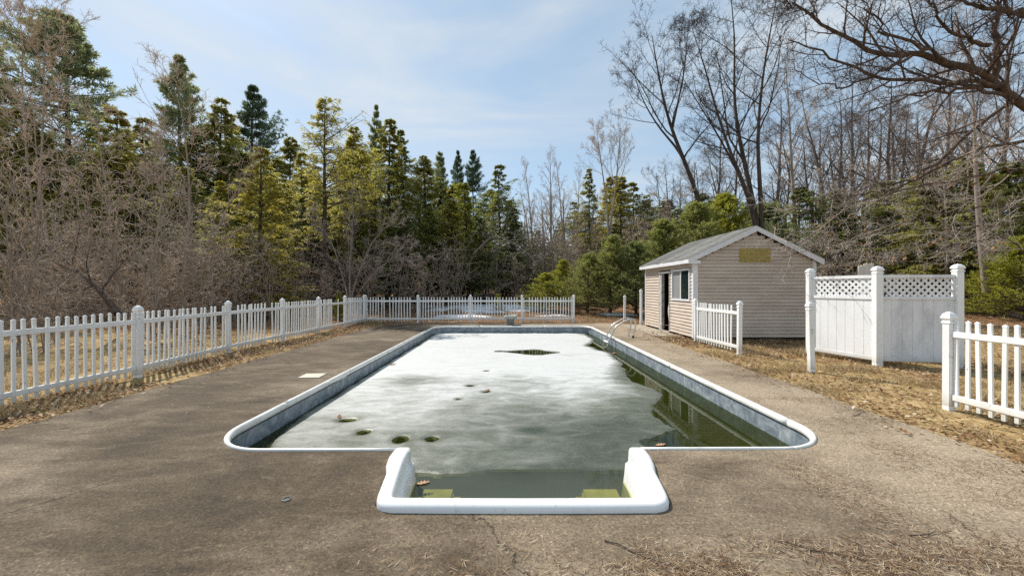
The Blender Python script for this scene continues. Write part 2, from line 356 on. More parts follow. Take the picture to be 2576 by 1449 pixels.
# ice: white where it is thick and snow-crusted, grey-green and wet where it is thin
b = NB('ice'); v = b.geo(); a = b.n('ShaderNodeAttribute', attribute_name='thick'); th_ = a.outputs['Fac']
n1 = b.noise(b.geo((0.8, 1.6, 1)), 2.4, 7, 0.62, 0.8); n2 = b.noise(b.geo((1, 1.5, 1)), 18, 5, 0.7); n3 = b.noise(v, 120, 2, 0.8)
k = b.math('ADD', th_, b.math('ADD', b.math('MULTIPLY', n1, 0.85), b.math('MULTIPLY', n2, 0.30)))
k = b.math('SUBTRACT', k, 0.265)
c = b.ramp(k, (0.0, (0.030, 0.042, 0.020)), (0.22, (0.055, 0.064, 0.040)), (0.45, (0.125, 0.132, 0.100)), (0.72, (0.28, 0.285, 0.26)), (1.0, (0.52, 0.525, 0.51)))
c = b.mix(b.math('MULTIPLY', b.ramp(n3, (0.55, 0.0), (0.7, 1.0)), 0.35), c, b.mix(0.5, c, (0.9, 0.9, 0.88)))
stk = b.ramp(b.noise(b.geo((0.35, 2.6, 1)), 3.0, 6, 0.65, 0.7), (0.52, 0.0), (0.68, 1.0))
c = b.mix(b.math('MULTIPLY', stk, 0.45), c, b.mix(0.5, c, (0.10, 0.115, 0.08)))
rg = b.ramp(k, (0.1, 0.28), (0.5, 0.42), (0.9, 0.62))
hh = b.math('ADD', b.math('MULTIPLY', n2, 0.7), b.math('MULTIPLY', n3, 0.5))
M['ice'] = b.done(b.bsdf(c, rg, b.bump(hh, 0.3, 0.01), spec=0.5))
b = NB('snow'); v = b.geo(); M['snow'] = b.done(b.bsdf(b.ramp(b.noise(v, 5, 5), (0.35, (0.55, 0.57, 0.6)), (0.6, (0.84, 0.86, 0.9))), 0.7, b.bump(b.noise(v, 9, 4), 0.6, 0.03)))

# ------------------------------------------------------------------ terrain
def th(x, y):
    x = np.asarray(x, float); y = np.asarray(y, float)
    z = 0.62 * sstep(16.5, 31, y) + 0.012 * np.clip(y - 30, 0, 400)
    z = z + 0.42 * sstep(6.5, 11, x) * sstep(10.5, 26, y) + 0.012 * np.clip(np.abs(x) - 25, 0, 400)
    z = z + 0.05 * (fbm(x * 0.35, y * 0.35) - 0.5) * sstep(0.3, 3.0, np.maximum(np.abs(x + 0.5) - 5.0, y - 16.2))
    return z - 0.025
xs = np.concatenate([np.linspace(-300, -42, 22)[:-1], np.arange(-42, 42.01, 0.6), np.linspace(42, 300, 22)[1:]])
ys = np.concatenate([np.linspace(-60, -8, 10)[:-1], np.arange(-8, 52.01, 0.6), np.linspace(52, 420, 26)[1:]])
GX, GY = np.meshgrid(xs, ys); GZ = th(GX, GY)
nx, ny = len(xs), len(ys)
idx = np.arange(nx * ny).reshape(ny, nx)
q = np.stack([idx[:-1, :-1], idx[:-1, 1:], idx[1:, 1:], idx[1:, :-1]], -1).reshape(-1, 4)
cx = 0.25 * (GX.ravel()[q].sum(1)); cy = 0.25 * (GY.ravel()[q].sum(1))
keep = ~((cx > -4.6) & (cx < 3.7) & (cy > -3) & (cy < 15.4))
g = link('ground', mesh_np('ground', np.stack([GX, GY, GZ], -1).reshape(-1, 3), [q[keep]], M['ground'], True)); g['kind'] = 'structure'

# ------------------------------------------------------------------ pool outline (slightly turned against the view axis)
A = 0.0075; ca, sa = math.cos(A), math.sin(A)
def PT(u, v): return (0.10 + u * ca - v * sa, 3.49 + u * sa + v * ca)
HW, LEN, RAD = 3.06, 11.43, 0.62
def rounded(h, l, r, off=0.0, n=10, start_gap=None):
    """open path clockwise from the right side of the step mouth round the pool to its left side (offset inward by off)"""
    pts = []
    h2, r2 = h - off, max(0.02, r - off)
    y0, y1 = off, l - off
    pts.append((1.10, y0))
    for cxx, cyy, a0 in ((h2 - r2, y0 + r2, -90), (h2 - r2, y1 - r2, 0), (-h2 + r2, y1 - r2, 90), (-h2 + r2, y0 + r2, 180)):
        for k in range(n + 1):
            a = R(a0 + 90 * k / n); pts.append((cxx + r2 * math.cos(a), cyy + r2 * math.sin(a)))
    pts.append((-1.135, y0))
    return pts
# deck outline with the pool and the step cut out of it
outer = [(-5.37, -5), (4.36, -5)] + [(4.36 + 0.03 * math.sin(k * 1.7), -4.0 + k * 0.5) for k in range(0, 31)] + [(4.38, 11.4), (4.40, 15.6)]
outer += [(4.1, 16.1), (-4.4, 16.15), (-4.9, 15.95), (-5.25, 15.4)] + [(-5.37 + 0.03 * math.sin(k * 1.3), 15.0 - k * 0.5) for k in range(0, 39)]
inner = [PT(*p) for p in rounded(HW, LEN, RAD, 0.004)]
STEPO = [(-1.03, 3.40), (-1.02, 3.15), (-0.985, 2.95), (-0.95, 2.62), (-0.90, 2.545), (-0.80, 2.52), (0.95, 2.52), (1.05, 2.545), (1.10, 2.62), (1.135, 2.95), (1.16, 3.15), (1.17, 3.40)]
inner += STEPO
bm = bmesh.new(); es = []
for loop in (outer, inner):
    vs = [bm.verts.new((x, y, 0)) for x, y in loop]
    es += [bm.edges.new((vs[i], vs[(i + 1) % len(vs)])) for i in range(len(vs))]
bmesh.ops.triangle_fill(bm, use_beauty=True, use_dissolve=False, edges=es)
bmesh.ops.recalc_face_normals(bm, faces=bm.faces[:])
if bm.faces[0].normal.z < 0: bmesh.ops.reverse_faces(bm, faces=bm.faces[:])
bot = bmesh.ops.extrude_edge_only(bm, edges=[e for e in bm.edges if e.is_boundary])
bmesh.ops.translate(bm, vec=(0, 0, -0.12), verts=[x for x in bot['geom'] if isinstance(x, bmesh.types.BMVert)])
me = bpy.data.meshes.new('pool_deck'); bm.to_mesh(me); bm.free(); me.materials.append(M['deck'])
d = link('pool_deck', me); d['kind'] = 'structure'; d['label'] = 'stained brown concrete deck around the pool'
# pad in front of the shed door
pb = MB(); pb.prism([(4.404, 11.75, -0.10), (5.24, 11.65, -0.10), (5.24, 15.3, -0.10), (4.404, 15.55, -0.10)], (0, 0, 0.115))
p = pb.obj('door_pad', M['pad']); p['kind'] = 'structure'; p['label'] = 'sandy concrete pad before the shed door'

# ------------------------------------------------------------------ the pool itself
WL = -0.268
pool = empty('swimming_pool', (0.1, 3.49, 0)); tag(pool, 'rectangular in-ground pool with white coping and blue marbled liner', 'swimming pool')
PO = Vector((0.1, 3.49, 0))
def sweep(path, prof, closed=False):
    """path: world xy list; prof: (inward offset, z). inward = left of travel"""
    n = len(path); V = []; k = len(prof)
    for i in range(n):
        a = Vector(path[max(i - 1, 0)]); c2 = Vector(path[min(i + 1, n - 1)]); t = (c2 - a).normalized(); nn = Vector((-t.y, t.x))
        for o, z in prof: V.append((path[i][0] + nn.x * o - PO.x, path[i][1] + nn.y * o - PO.y, z))
    F = [(i * k + j, (i + 1) * k + j, (i + 1) * k + j + 1, i * k + j + 1) for i in range(n - 1) for j in range(k - 1)]
    return V, F
def dense(path, step=0.25):
    out = [path[0]]
    for p, q2 in zip(path[:-1], path[1:]):
        dd = math.dist(p, q2); m = max(1, int(dd / step))
        out += [(p[0] + (q2[0] - p[0]) * i / m, p[1] + (q2[1] - p[1]) * i / m) for i in range(1, m + 1)]
    return out
path = dense([PT(*p) for p in rounded(HW, LEN, RAD)])
cum = np.concatenate([[0], np.cumsum([math.dist(a, c2) for a, c2 in zip(path[:-1], path[1:])])])
def cut(s0, s1):
    P2 = np.array(path); ss = [s0] + [s for s in cum if s0 + 1e-3 < s < s1 - 1e-3] + [s1]
    return [(float(np.interp(s, cum, P2[:, 0])), float(np.interp(s, cum, P2[:, 1]))) for s in ss]
COP = [(0.0, -0.06), (0.0, 0.010), (0.006, 0.017), (0.018, 0.020), (0.034, 0.014), (0.046, 0.0), (0.052, -0.022), (0.050, -0.045), (0.040, -0.062), (0.024, -0.068)]
T = cum[-1]; joints = [0, 1.45, 2.45, 5.55, 8.6, 11.2, 12.6, 14.7, 17.2, 18.7, 21.6, 24.6, 27.5, 28.7, T]
joints = sorted(set(min(j, T) for j in joints))
for s0, s1 in zip(joints[:-1], joints[1:]):
    if s1 - s0 < 0.1: continue
    V, F = sweep(cut(s0 + (0.006 if s0 > 0 else 0), s1 - 0.006), COP); k = len(COP)
    F += [tuple(range(k)), tuple(len(V) - k + j for j in range(k))[::-1]]
    MB().add(V, F).obj('coping', M['coping'], pool, smooth=True)
    # small cover clip over the joint
V, F = sweep(path, [(0.024, -0.064), (0.030, -0.086)]); MB().add(V, F).obj('liner_track', M['track'], pool)
wall = MB(); V, F = sweep(path, [(0.031, -0.084), (0.033, -0.2), (0.034, -0.3), (0.05, -1.4)]); wall.add(V, F)
wall.obj('liner', M['liner'], pool, smooth=True)
MB().box((-3.2, -1.2, -1.45), (3.2, 11.6, -1.4)).obj('pool_bottom', M['pool_bottom'], pool)
# entry step: U-shaped white rim and walls
SP = [(-1.03, 3.43), (-1.03, 3.30), (-1.02, 3.15), (-1.0, 3.0), (-0.975, 2.82), (-0.955, 2.68), (-0.94, 2.62), (-0.915, 2.572), (-0.87, 2.537), (-0.81, 2.52), (-0.5, 2.515), (0.07, 2.512), (0.6, 2.515), (0.96, 2.52), (1.02, 2.537), (1.065, 2.572), (1.09, 2.62), (1.105, 2.68), (1.125, 2.82), (1.145, 3.0), (1.16, 3.15), (1.17, 3.30), (1.17, 3.43)]
bulge = [0.04, 0.045, 0.03] + [0] * 17 + [0.03, 0.045, 0.04]
SPROF = [(0.0, -0.05), (0.0, 0.020), (0.006, 0.036), (0.020, 0.050), (0.035, 0.055), (0.082, 0.055), (0.098, 0.049), (0.108, 0.034), (0.112, 0.010), (0.115, -0.065), (0.121, -0.078), (0.138, -0.085), (0.143, -0.10), (0.150, -0.18), (0.165, -0.30), (0.19, -0.50), (0.20, -0.9)]
n = len(SP); V = []; k = len(SPROF)
for i in range(n):
    a = Vector(SP[max(i - 1, 0)]); c2 = Vector(SP[min(i + 1, n - 1)]); t = (c2 - a).normalized(); nn = Vector((-t.y, t.x))
    for o, z in SPROF:
        oo = o - bulge[i] * max(0.0, 1 - o / 0.07); V.append((SP[i][0] + nn.x * oo - PO.x, SP[i][1] + nn.y * oo - PO.y, z))
F = [(i * k + j, (i + 1) * k + j, (i + 1) * k + j + 1, i * k + j + 1) for i in range(n - 1) for j in range(k - 1)]
F += [tuple(range(k)), tuple((n - 1) * k + j for j in range(k))[::-1]]
stp = MB().add(V, F).obj('entry_step', M['entry_step'], pool, smooth=True); stp['label'] = 'raised white plastic entry step'
for x0, x1 in ((-0.87, -0.47), (0.58, 1.02)):
    MB().box((x0 - 0.1, -0.87, -1.2), (x1 - 0.1, 0.03, -0.335)).obj('corner_seat', M['step_algae'], stp, bevel=0.07)
MB().box((-0.97, -0.83, -1.3), (0.92, 0.32, -0.5)).obj('tread', M['step_murk'], stp)
# skimmer mouth in the left wall
sk = empty('skimmer'); sk.parent = pool
fx = -3.0 - PO.x; y0, y1 = 6.33 - PO.y, 6.72 - PO.y
fr_ = MB()
fr_.box((fx - 0.012, y0 - 0.03, -0.095), (fx + 0.045, y1 + 0.03, -0.065)); fr_.box((fx - 0.012, y0 - 0.03, -0.30), (fx + 0.04, y0, -0.096)); fr_.box((fx - 0.012, y1, -0.30), (fx + 0.04, y1 + 0.03, -0.096))
so = fr_.obj('skimmer', M['step_plastic'], pool); bpy.data.objects.remove(sk)
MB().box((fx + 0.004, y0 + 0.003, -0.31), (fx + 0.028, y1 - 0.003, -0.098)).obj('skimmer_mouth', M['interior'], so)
# water
wt = mesh_np('water', [], [np.zeros((0, 4), int)], M['water']) if False else None
pw = [PT(*p) for p in rounded(HW, LEN, RAD, 0.034)]
wpoly = pw + [(-0.985, 3.38), (-0.86, 2.62), (0.99, 2.62), (1.12, 3.38)]
bm = bmesh.new(); vs = [bm.verts.new((x, y, WL)) for x, y in wpoly]
es = [bm.edges.new((vs[i], vs[(i + 1) % len(vs)])) for i in range(len(vs))]
bmesh.ops.triangle_fill(bm, use_beauty=True, edges=es); bmesh.ops.recalc_face_normals(bm, faces=bm.faces[:])
if bm.faces[0].normal.z < 0: bmesh.ops.reverse_faces(bm, faces=bm.faces[:])
me = bpy.data.meshes.new('pool_water'); bm.to_mesh(me); bm.free(); me.materials.append(M['water'])
w = link('pool_water', me); w['kind'] = 'structure'

# ice sheet: a grid cut along an irregular melt line
cs = 0.04
ux = np.arange(-3.0, 3.001, cs); vy = np.arange(-0.35, 11.42, cs); U, Vv = np.meshgrid(ux, vy)
X = 0.10 + U * ca - Vv * sa; Y = 3.49 + U * sa + Vv * ca
nz1 = fbm(X * 1.3 + 3, Y * 1.1, 5) - 0.5; nz2 = fbm(X * 6 + 9, Y * 4, 3) - 0.5
right = np.interp(Y, [3.3, 4.0, 4.5, 5.1, 6.4, 7.4, 8.5, 10.7, 11.2, 11.6, 12.1, 13.2, 15], [1.25, 1.45, 1.75, 2.1, 2.38, 2.45, 2.52, 2.55, 2.50, 2.38, 2.62, 2.80, 2.9])
f = right - X + 0.9 * nz1 * np.interp(Y, [3, 6, 12], [1.0, 0.7, 0.25]) + 0.12 * nz2
left = np.interp(Y, [3.3, 4.0, 4.7, 5.6, 7, 15], [-2.35, -2.66, -2.84, -2.90, -2.93, -2.93])
f = np.minimum(f, X - left + 0.10 * nz2 + 0.1 * nz1)
f = np.minimum(f, 14.72 - Y + 0.12 * nz2 + 0.1 * nz1)
cw = np.where((X > -1.0) & (X < 1.15), 3.62 + 0.07 * np.sin(X * 2.1 + 0.6), 3.60)
f = np.minimum(f, Y - cw + 0.25 * nz1 + 0.08 * nz2)
def hole(f, x, y, rx, ry, s=1.0):
    return np.minimum(f, (np.sqrt(((X - x) / rx) ** 2 + ((Y - y) / ry) ** 2) - 1 + 0.9 * nz1 + 0.5 * nz2) * 0.1 * s)
# long dark opening of clear water in the far half
hx, hy = X - 0.30, Y - 10.45
dd = np.maximum(np.abs(hy + 0.12 * hx) - 0.40 * np.where(hx < 0.25, np.clip((hx + 0.85) / 1.1, 0, 1), np.clip((0.95 - hx) / 0.5, 0, 1)), -1) + 0.30 * nz1
f = np.minimum(f, np.where(np.abs(hx - 0.1) < 0.9, dd + 0.10 * nz2, 1.0))
for sx, sy, rx, ry in ((-1.30, 4.40, 0.085, 0.10), (-0.935, 4.42, 0.085, 0.08), (-1.82, 4.63, 0.07, 0.07), (-2.2, 5.05, 0.11, 0.07), (-0.75, 6.83, 0.07, 0.06), (-0.85, 6.0, 0.045, 0.045), (-0.45, 6.42, 0.06, 0.05)):
    f = hole(f, sx, sy, rx, ry)
# thickness of the crust
far = sstep(4.1, 6.2, Y)
tk = 0.05 + 0.42 * sstep(4.2, 6.6, Y) + 0.36 * sstep(5.6, 9.5, Y) - 0.30 * sstep(0.2, 1.6, X - np.interp(Y, [3, 5, 7, 9, 12], [-0.6, 0.4, 1.4, 2.0, 2.4])) * (1 - sstep(8, 12, Y))
tk = tk + 0.30 * sstep(0.2, 1.8, -X) * (1 - far) + 0.55 * (fbm(X * 0.9 + 40, Y * 0.7, 4) - 0.5) * np.interp(Y, [4, 6, 9, 12], [1, 1.1, 0.7, 0.4])
tk -= 0.5 * np.exp(-(((X - 0.29) / 0.16) ** 2 + ((Y - 4.68) / 0.11) ** 2)) + 0.25 * np.exp(-(((X + 1.9) / 0.7) ** 2 + ((Y - 7.3) / 0.35) ** 2))
tk = tk + np.where(Y < 4.15, 0.16 * np.exp(-((Y - 3.80) / 0.14) ** 2), 0)
fr3 = right - X + 0.8 * nz1
tk = tk * (0.12 + 0.88 * sstep(-0.1, np.interp(Y, [3.5, 5, 7, 10], [1.9, 1.5, 0.8, 0.35]), fr3))
tk *= sstep(-0.02, 0.16, f) * 0.75 + 0.25
tk -= 0.10 * sstep(3.4, 5.2, 8.6 - Y)
Z = WL + np.clip(0.010 + 0.008 * nz2, 0.003, 0.03) * sstep(0.0, 0.05, f) - 0.012 * (1 - sstep(-0.03, 0.015, f))
gi = np.arange(X.size).reshape(X.shape)
q = np.stack([gi[:-1, :-1], gi[:-1, 1:], gi[1:, 1:], gi[1:, :-1]], -1).reshape(-1, 4)
ff = f.ravel()[q].max(1) > -0.005
q = q[ff]; used, inv = np.unique(q, return_inverse=True)
VV = np.stack([X, Y, Z], -1).reshape(-1, 3)[used]
me = mesh_np('ice_sheet', VV, [inv.reshape(-1, 4)], M['ice'], True)
at_ = me.attributes.new('thick', 'FLOAT', 'POINT'); at_.data.foreach_set('value', tk.ravel()[used].astype(np.float32))
ice = link('ice_sheet', me); tag(ice, 'melting grey-white ice sheet floating on the pool', 'ice')

# leaves lying on the ice and in the step
def leaf_mesh(name, mat, L=0.13, curl=0.02, lobes=4):
    side = []
    for i in range(lobes * 2 + 1):
        t = i / (lobes * 2); wd = 0.30 * math.sin(math.pi * min(1, t * 0.92 + 0.08)) ** 0.7
        side.append((t, wd * (1.0 if i % 2 else 0.42)))
    up = [(t * L, wd * L, 0.006 + curl * (wd * 3) ** 2 + curl * t * t) for t, wd in side]; dn = [(x, -y, z) for x, y, z in up]
    mid = [(t * L, 0, 0.006 + curl * 0.3 * t * t) for t, _ in side]; n = len(side)
    V = up + mid + dn; F = [(n + i, n + i + 1, i + 1, i) for i in range(n - 1)] + [(2 * n + i, 2 * n + i + 1, n + i + 1, n + i) for i in range(n - 1)]
    m = MB(); m.add(V, F); m.add([(-0.03, 0.001, 0.004), (-0.03, -0.001, 0.004), (0, -0.002, 0.006), (0, 0.002, 0.006)], [(0, 1, 2, 3)])
    return m.mesh(name, mat)
lf_tan = leaf_mesh('oak_leaf', M['oak_leaf']); lf_br = leaf_mesh('oak_leaf', M['oak_leaf_brown'], 0.12, 0.018)
zl = WL + 0.014
for x, y, z, s, rz, me, lab in (
    (-0.86, 3.40, WL + 0.004, 0.9, 0.3, lf_tan, 'pale tan oak leaf floating inside the entry step'),
    (1.62, 4.24, WL + 0.004, 0.9, 0.2, lf_tan, 'orange-tan leaf afloat near the right end of the step mouth'),
    (-2.33, 5.1, zl, 1.0, 2.0, lf_br, 'curled brown leaf on the ice near the left pool corner'),
    (-0.45, 6.40, zl, 1.1, 1.1, lf_br, 'curled brown leaf frozen in mid pool below its twin'),
    (-0.62, 8.0, zl, 1.2, 0.1, lf_br, 'flat brown leaf lying farthest out on the ice'),
    (-2.78, 8.6, zl, 1.3, 0.9, lf_br, 'brown leaf lying on grey slush by the left liner'),
    (-2.62, 4.42, WL + 0.004, 0.7, 2.4, lf_tan, 'small pale leaf floating in the near left corner'),
    (2.70, 10.2, WL + 0.004, 1.2, 0.4, lf_tan, 'tan leaf floating beside the right liner near the ladder')):
    tag(link('oak_leaf', me, None, (x, y, z), (0, 0, rz), (s, s, s * 0.45)), lab, 'leaf', 'leaves in the pool')

# ladder
ld = empty('pool_ladder', (3.2, 11.5, 0)); tag(ld, 'bent aluminium pool ladder with two rails on the right pool edge', 'ladder')
for y, name in ((11.30, 0), (11.74, 1)):
    pts = [(2.80, y, -0.95), (2.80, y, -0.45), (2.83, y, -0.28), (2.93, y, -0.02), (3.03, y, 0.20), (3.07, y, 0.29), (3.13, y, 0.36), (3.22, y, 0.42), (3.38, y, 0.51), (3.50, y, 0.57), (3.57, y, 0.585), (3.63, y, 0.57), (3.68, y, 0.52), (3.70, y, 0.44), (3.69, y, 0.33), (3.66, y, 0.16), (3.625, y, 0.045)]
    P2 = np.array(pts); tt = np.linspace(0, len(pts) - 1, 60); ii = np.arange(len(pts))
    sm = np.stack([np.interp(tt, ii, P2[:, j]) for j in range(3)], 1)
    for _ in range(3): sm[1:-1] = 0.25 * sm[:-2] + 0.5 * sm[1:-1] + 0.25 * sm[2:]
    sm = [Vector(p) - Vector((3.2, 11.5, 0)) for p in sm]
    rl = MB().tube(sm, 0.021, 10).obj('rail', M['aluminium'], ld, smooth=True)
    MB().tube([Vector((3.632 - 3.2, y - 11.5, 0.075)), Vector((3.612 - 3.2, y - 11.5, 0.002))], 0.03, 10).obj('rubber_foot', M['black_rubber'] if name == 0 else M['aluminium'], rl)
for z, x in ((-0.13, 2.885), (-0.30, 2.82), (-0.6, 2.80)):
    MB().box((x - 0.05 - 3.2, -0.22, z - 0.012), (x + 0.04 - 3.2, 0.26, z + 0.012)).obj('tread', M['step_plastic'], ld, bevel=0.005)
MB().box((2.985 - 3.2, -0.215, 0.055), (3.005 - 3.2, 0.25, 0.085)).obj('cross_bar', M['step_plastic'], ld)

# square lid, anchor cup, planter
tag(MB().box((-0.175, -0.155, 0), (0.175, 0.155, 0.012)).obj('skimmer_lid', M['lid'], None, (-3.40, 6.44, 0.0), bevel=0.003, rot=(0, 0, 0.06)), 'cream square lid flat on the deck left of the skimmer', 'lid')
cup = MB(); cup.rings([(0.030, -0.004), (0.030, 0.006), (0.022, 0.007), (0.020, 0.002)], 20)
tag(cup.obj('anchor_cup', M['black_rubber'], None, (-1.60, 2.68, 0.0)), 'small dark round anchor cup set in the foreground deck', 'anchor')
pl = empty('planter_bowl', (-0.06, 15.32, 0)); tag(pl, 'grey flared planter bowl standing behind the far coping', 'planter')
MB().rings([(0.115, 0.0), (0.125, 0.02), (0.15, 0.20), (0.16, 0.23), (0.155, 0.24)], 24).obj('pot', M['planter'], pl, smooth=True)
bw = MB(); bw.rings([(0.16, 0.235), (0.24, 0.262), (0.255, 0.30), (0.262, 0.385), (0.25, 0.39), (0.235, 0.31), (0.10, 0.285)], 24); bw.obj('bowl', M['planter_pale'], pl, smooth=True)
MB().box((-0.2, -0.17, 0.001), (0.42, 0.0, 0.02)).obj('pot_shadow', M['black_rubber'], pl)  # flat black slab painting the pot's cast shadow on the deck

# ------------------------------------------------------------------ picket fences
def cap_mesh(name, mat, w=0.043):
    s = w * math.sqrt(2)
    return MB().rings([(s * 1.02, 0), (s * 1.15, 0.004), (s * 1.15, 0.02), (s * 0.92, 0.03), (s * 0.88, 0.042), (s * 1.1, 0.054), (s * 1.24, 0.066), (s * 1.24, 0.078), (s * 1.10, 0.102), (s * 0.84, 0.124), (s * 0.45, 0.142), (0.002, 0.150)], 4).mesh(name, mat)
def post_mesh(name, mat, h, w=0.043):
    return MB().box((-w, -w, -0.15), (w, w, h)).mesh(name, mat, bevel=0.006)
def picket_mesh(mat, zb=0.03, zt=1.10, w=0.019, t=0.011):
    m = MB(); m.box((-w, -t, zb), (w, t, zt - 0.03))
    m.add([(-w * 1.12, -t * 1.2, zt - 0.03), (w * 1.12, -t * 1.2, zt - 0.03), (w * 1.12, t * 1.2, zt - 0.03), (-w * 1.12, t * 1.2, zt - 0.03), (-w * 1.12, -t * 1.2, zt - 0.018), (w * 1.12, -t * 1.2, zt - 0.018), (w * 1.12, t * 1.2, zt - 0.018), (-w * 1.12, t * 1.2, zt - 0.018), (0, 0, zt)],
          [(0, 3, 2, 1), (0, 1, 5, 4), (1, 2, 6, 5), (2, 3, 7, 6), (3, 0, 4, 7), (4, 5, 8), (5, 6, 8), (6, 7, 8), (7, 4, 8)])
    return m.mesh('picket', mat)
PK = {k: picket_mesh(M[k]) for k in ('vinyl', 'vinyl_specked')}
PS = {k: post_mesh('post', M[k], 1.085) for k in ('vinyl', 'vinyl_specked')}
CP = {k: cap_mesh('post_cap', M[k]) for k in ('vinyl', 'vinyl_specked')}
def fence(label, pts, missing, npick, mat, skip_posts=(), rails=None, zoff=None, ghost_end=()):
    base = Vector((pts[0][0], pts[0][1], 0)); t = empty('picket_fence', base); tag(t, label, 'fence', 'white picket fencing around the pool')
    rnd = random.Random(label)
    for i, p in enumerate(pts):
        if i in skip_posts: continue
        z = (zoff or {}).get(i, 0) - 0.03
        po = link('post', PS[mat], t, (p[0] - base.x, p[1] - base.y, z), (rnd.uniform(-.008, .008), rnd.uniform(-.008, .008), 0))
        link('post_cap', CP[mat], po, (0, 0, 1.085))
    for i in range(len(pts) - 1):
        a = Vector((*pts[i], 0)); c2 = Vector((*pts[i + 1], 0)); d2 = c2 - a; L = d2.length; an = math.atan2(d2.y, d2.x)
        za = (zoff or {}).get(i, 0); zb = (zoff or {}).get(i + 1, 0); pitch = -math.atan2(zb - za, L)
        for z, hh in ((0.925, 0.036), (0.145, 0.036)):
            rm = MB().box((0.045, -0.022, -hh), (L - 0.045, 0.022, hh)); rm.obj('rail', M[mat], t, (a.x - base.x, a.y - base.y, za + z), bevel=0.005, rot=(0, pitch, an))
        nn = npick[i] if isinstance(npick, list) else npick
        for k2 in range(nn):
            if k2 in missing.get(i, ()): continue
            f2 = (k2 + 0.75) / (nn + 0.5); pp = a + d2 * f2
            link('picket', PK[mat], t, (pp.x - base.x, pp.y - base.y, za + (zb - za) * f2 + rnd.uniform(-.009, .009)), (rnd.uniform(-.012, .012), rnd.uniform(-.02, .02), an + rnd.uniform(-.06, .06)))
    return t
fence('long white picket fence along the left side of the pool deck', [(-6.40, 3.95), (-6.36, 6.42), (-6.58, 8.77), (-6.55, 10.78), (-6.50, 12.68), (-6.46, 14.60), (-6.46, 16.50)],
      {1: (14, 17), 2: (0, 1, 11, 12, 16), 4: (8, 9, 10, 12, 13, 14, 15), 5: (14, 15)}, [21, 20, 17, 16, 16, 16], 'vinyl_specked')
fence('white picket fence across the far end behind the pool', [(-6.46, 16.62), (-4.14, 16.62), (-1.83, 16.62), (0.44, 16.62), (2.71, 16.62)],
      {0: (7, 16, 17), 1: (9,), 2: (4, 17), 3: (1,)}, 18, 'vinyl')
fence('short white picket fence section ending at the shed corner', [(5.20, 8.64), (5.14, 10.55)], {0: (0, 1)}, 16, 'vinyl')
fence('white picket fence at the right edge nearest the camera', [(5.47, 4.73), (5.42, 2.40)], {}, 20, 'vinyl')
def lone(x, y, h, lab, lean=0.0, z=0.0, w=0.043):
    o = link('fence_post', post_mesh('fence_post', M['vinyl'], h, w), None, (x, y, z - 0.03), (0, lean, 0)); tag(o, lab, 'fence post', 'loose white fence posts')
    link('post_cap', CP['vinyl'], o, (0, 0, h)); return o
p = lone(5.43, 6.85, 1.13, 'leaning white gate post in front of the lattice screen', -0.025)
MB().box((-0.012, -0.06, 0.70), (0.012, -0.049, 0.80)).obj('latch', M['step_plastic'], p)
lone(5.21, 15.25, 1.33, 'white post standing at the far corner of the shed')
lone(4.99, 16.75, 1.06, 'single white post left of the shed beyond the ladder', 0.012)

# ------------------------------------------------------------------ lattice privacy screen
ps = empty('privacy_screen', (7.16, 7.4, 0)); tag(ps, 'tall white corner privacy screen with lattice along its top', 'privacy screen')
B0 = Vector((7.16, 7.4, 0)); P1, P2_, P3 = Vector((6.85, 8.68, 0)), Vector((7.16, 7.4, 0)), Vector((8.52, 7.22, 0))
for P_, zz in ((P1, 0.02), (P2_, 0), (P3, 0.03)):
    po = link('post', post_mesh('post', M['vinyl'], 1.80, 0.06), ps, P_ - B0 + Vector((0, 0, zz - 0.02)), (0, 0, math.atan2(-0.18, 1.36) if P_ is not P1 else -0.1))
    link('post_cap', cap_mesh('post_cap', M['vinyl'], 0.058), po, (0, 0, 1.80))
for a, c2, mat in ((P1, P2_, 'vinyl_panel'), (P2_, P3, 'vinyl_mildew')):
    d2 = c2 - a; L = d2.length; an = math.atan2(d2.y, d2.x); off = a - B0; x0, x1 = 0.06, L - 0.06
    for z0, z1, hw in ((1.69, 1.755, 0.03), (1.27, 1.335, 0.03), (0.075, 0.15, 0.03)):
        MB().box((x0, -hw, z0), (x1, hw, z1)).obj('rail', M[mat], ps, off, bevel=0.006, rot=(0, 0, an))
    nb = 7; w = (x1 - x0) / nb
    for i in range(nb):
        MB().box((x0 + i * w + 0.001, -0.011, 0.151), (x0 + (i + 1) * w - 0.001, 0.011, 1.269)).obj('board', M[mat], ps, off + Vector((0, 0, 0)), bevel=0.0025, rot=(0, 0, an))
    # stiles at the lattice ends
    for xx in (x0, x1 - 0.035): MB().box((xx, -0.02, 1.336), (xx + 0.035, 0.02, 1.689)).obj('stile', M[mat], ps, off, rot=(0, 0, an))
    lx0, lx1, lz0, lz1 = x0 + 0.036, x1 - 0.036, 1.337, 1.688; H = lz1 - lz0; sp = 0.124; sw = 0.021
    for layer, sg in ((0.004, 1), (-0.004, -1)):
        c0 = lx0 - H + 0.03
        while c0 < lx1:
            # slat centre line from (c0, lz0) to (c0+H, lz1), clipped to the opening
            s0 = max(0.0, lx0 - c0); s1 = min(H, lx1 - c0)
            if s1 - s0 > 0.05:
                pa, pb2 = c0 + s0, c0 + s1
                za, zb = (lz0 + s0, lz0 + s1) if sg > 0 else (lz1 - s0, lz1 - s1)
                dx = sw * 0.707
                dv = Vector((pb2 - pa, 0, zb - za)).normalized(); nv = Vector((-dv.z, 0, dv.x)) * sw
                y0 = layer; A_, B_ = Vector((pa, y0, za)), Vector((pb2, y0, zb))
                MB().prism([A_ - nv, B_ - nv, B_ + nv, A_ + nv], (0, 0.0035 if layer > 0 else -0.0035, 0)).obj('lattice_slat', M[mat], ps, off, rot=(0, 0, an))
            c0 += sp
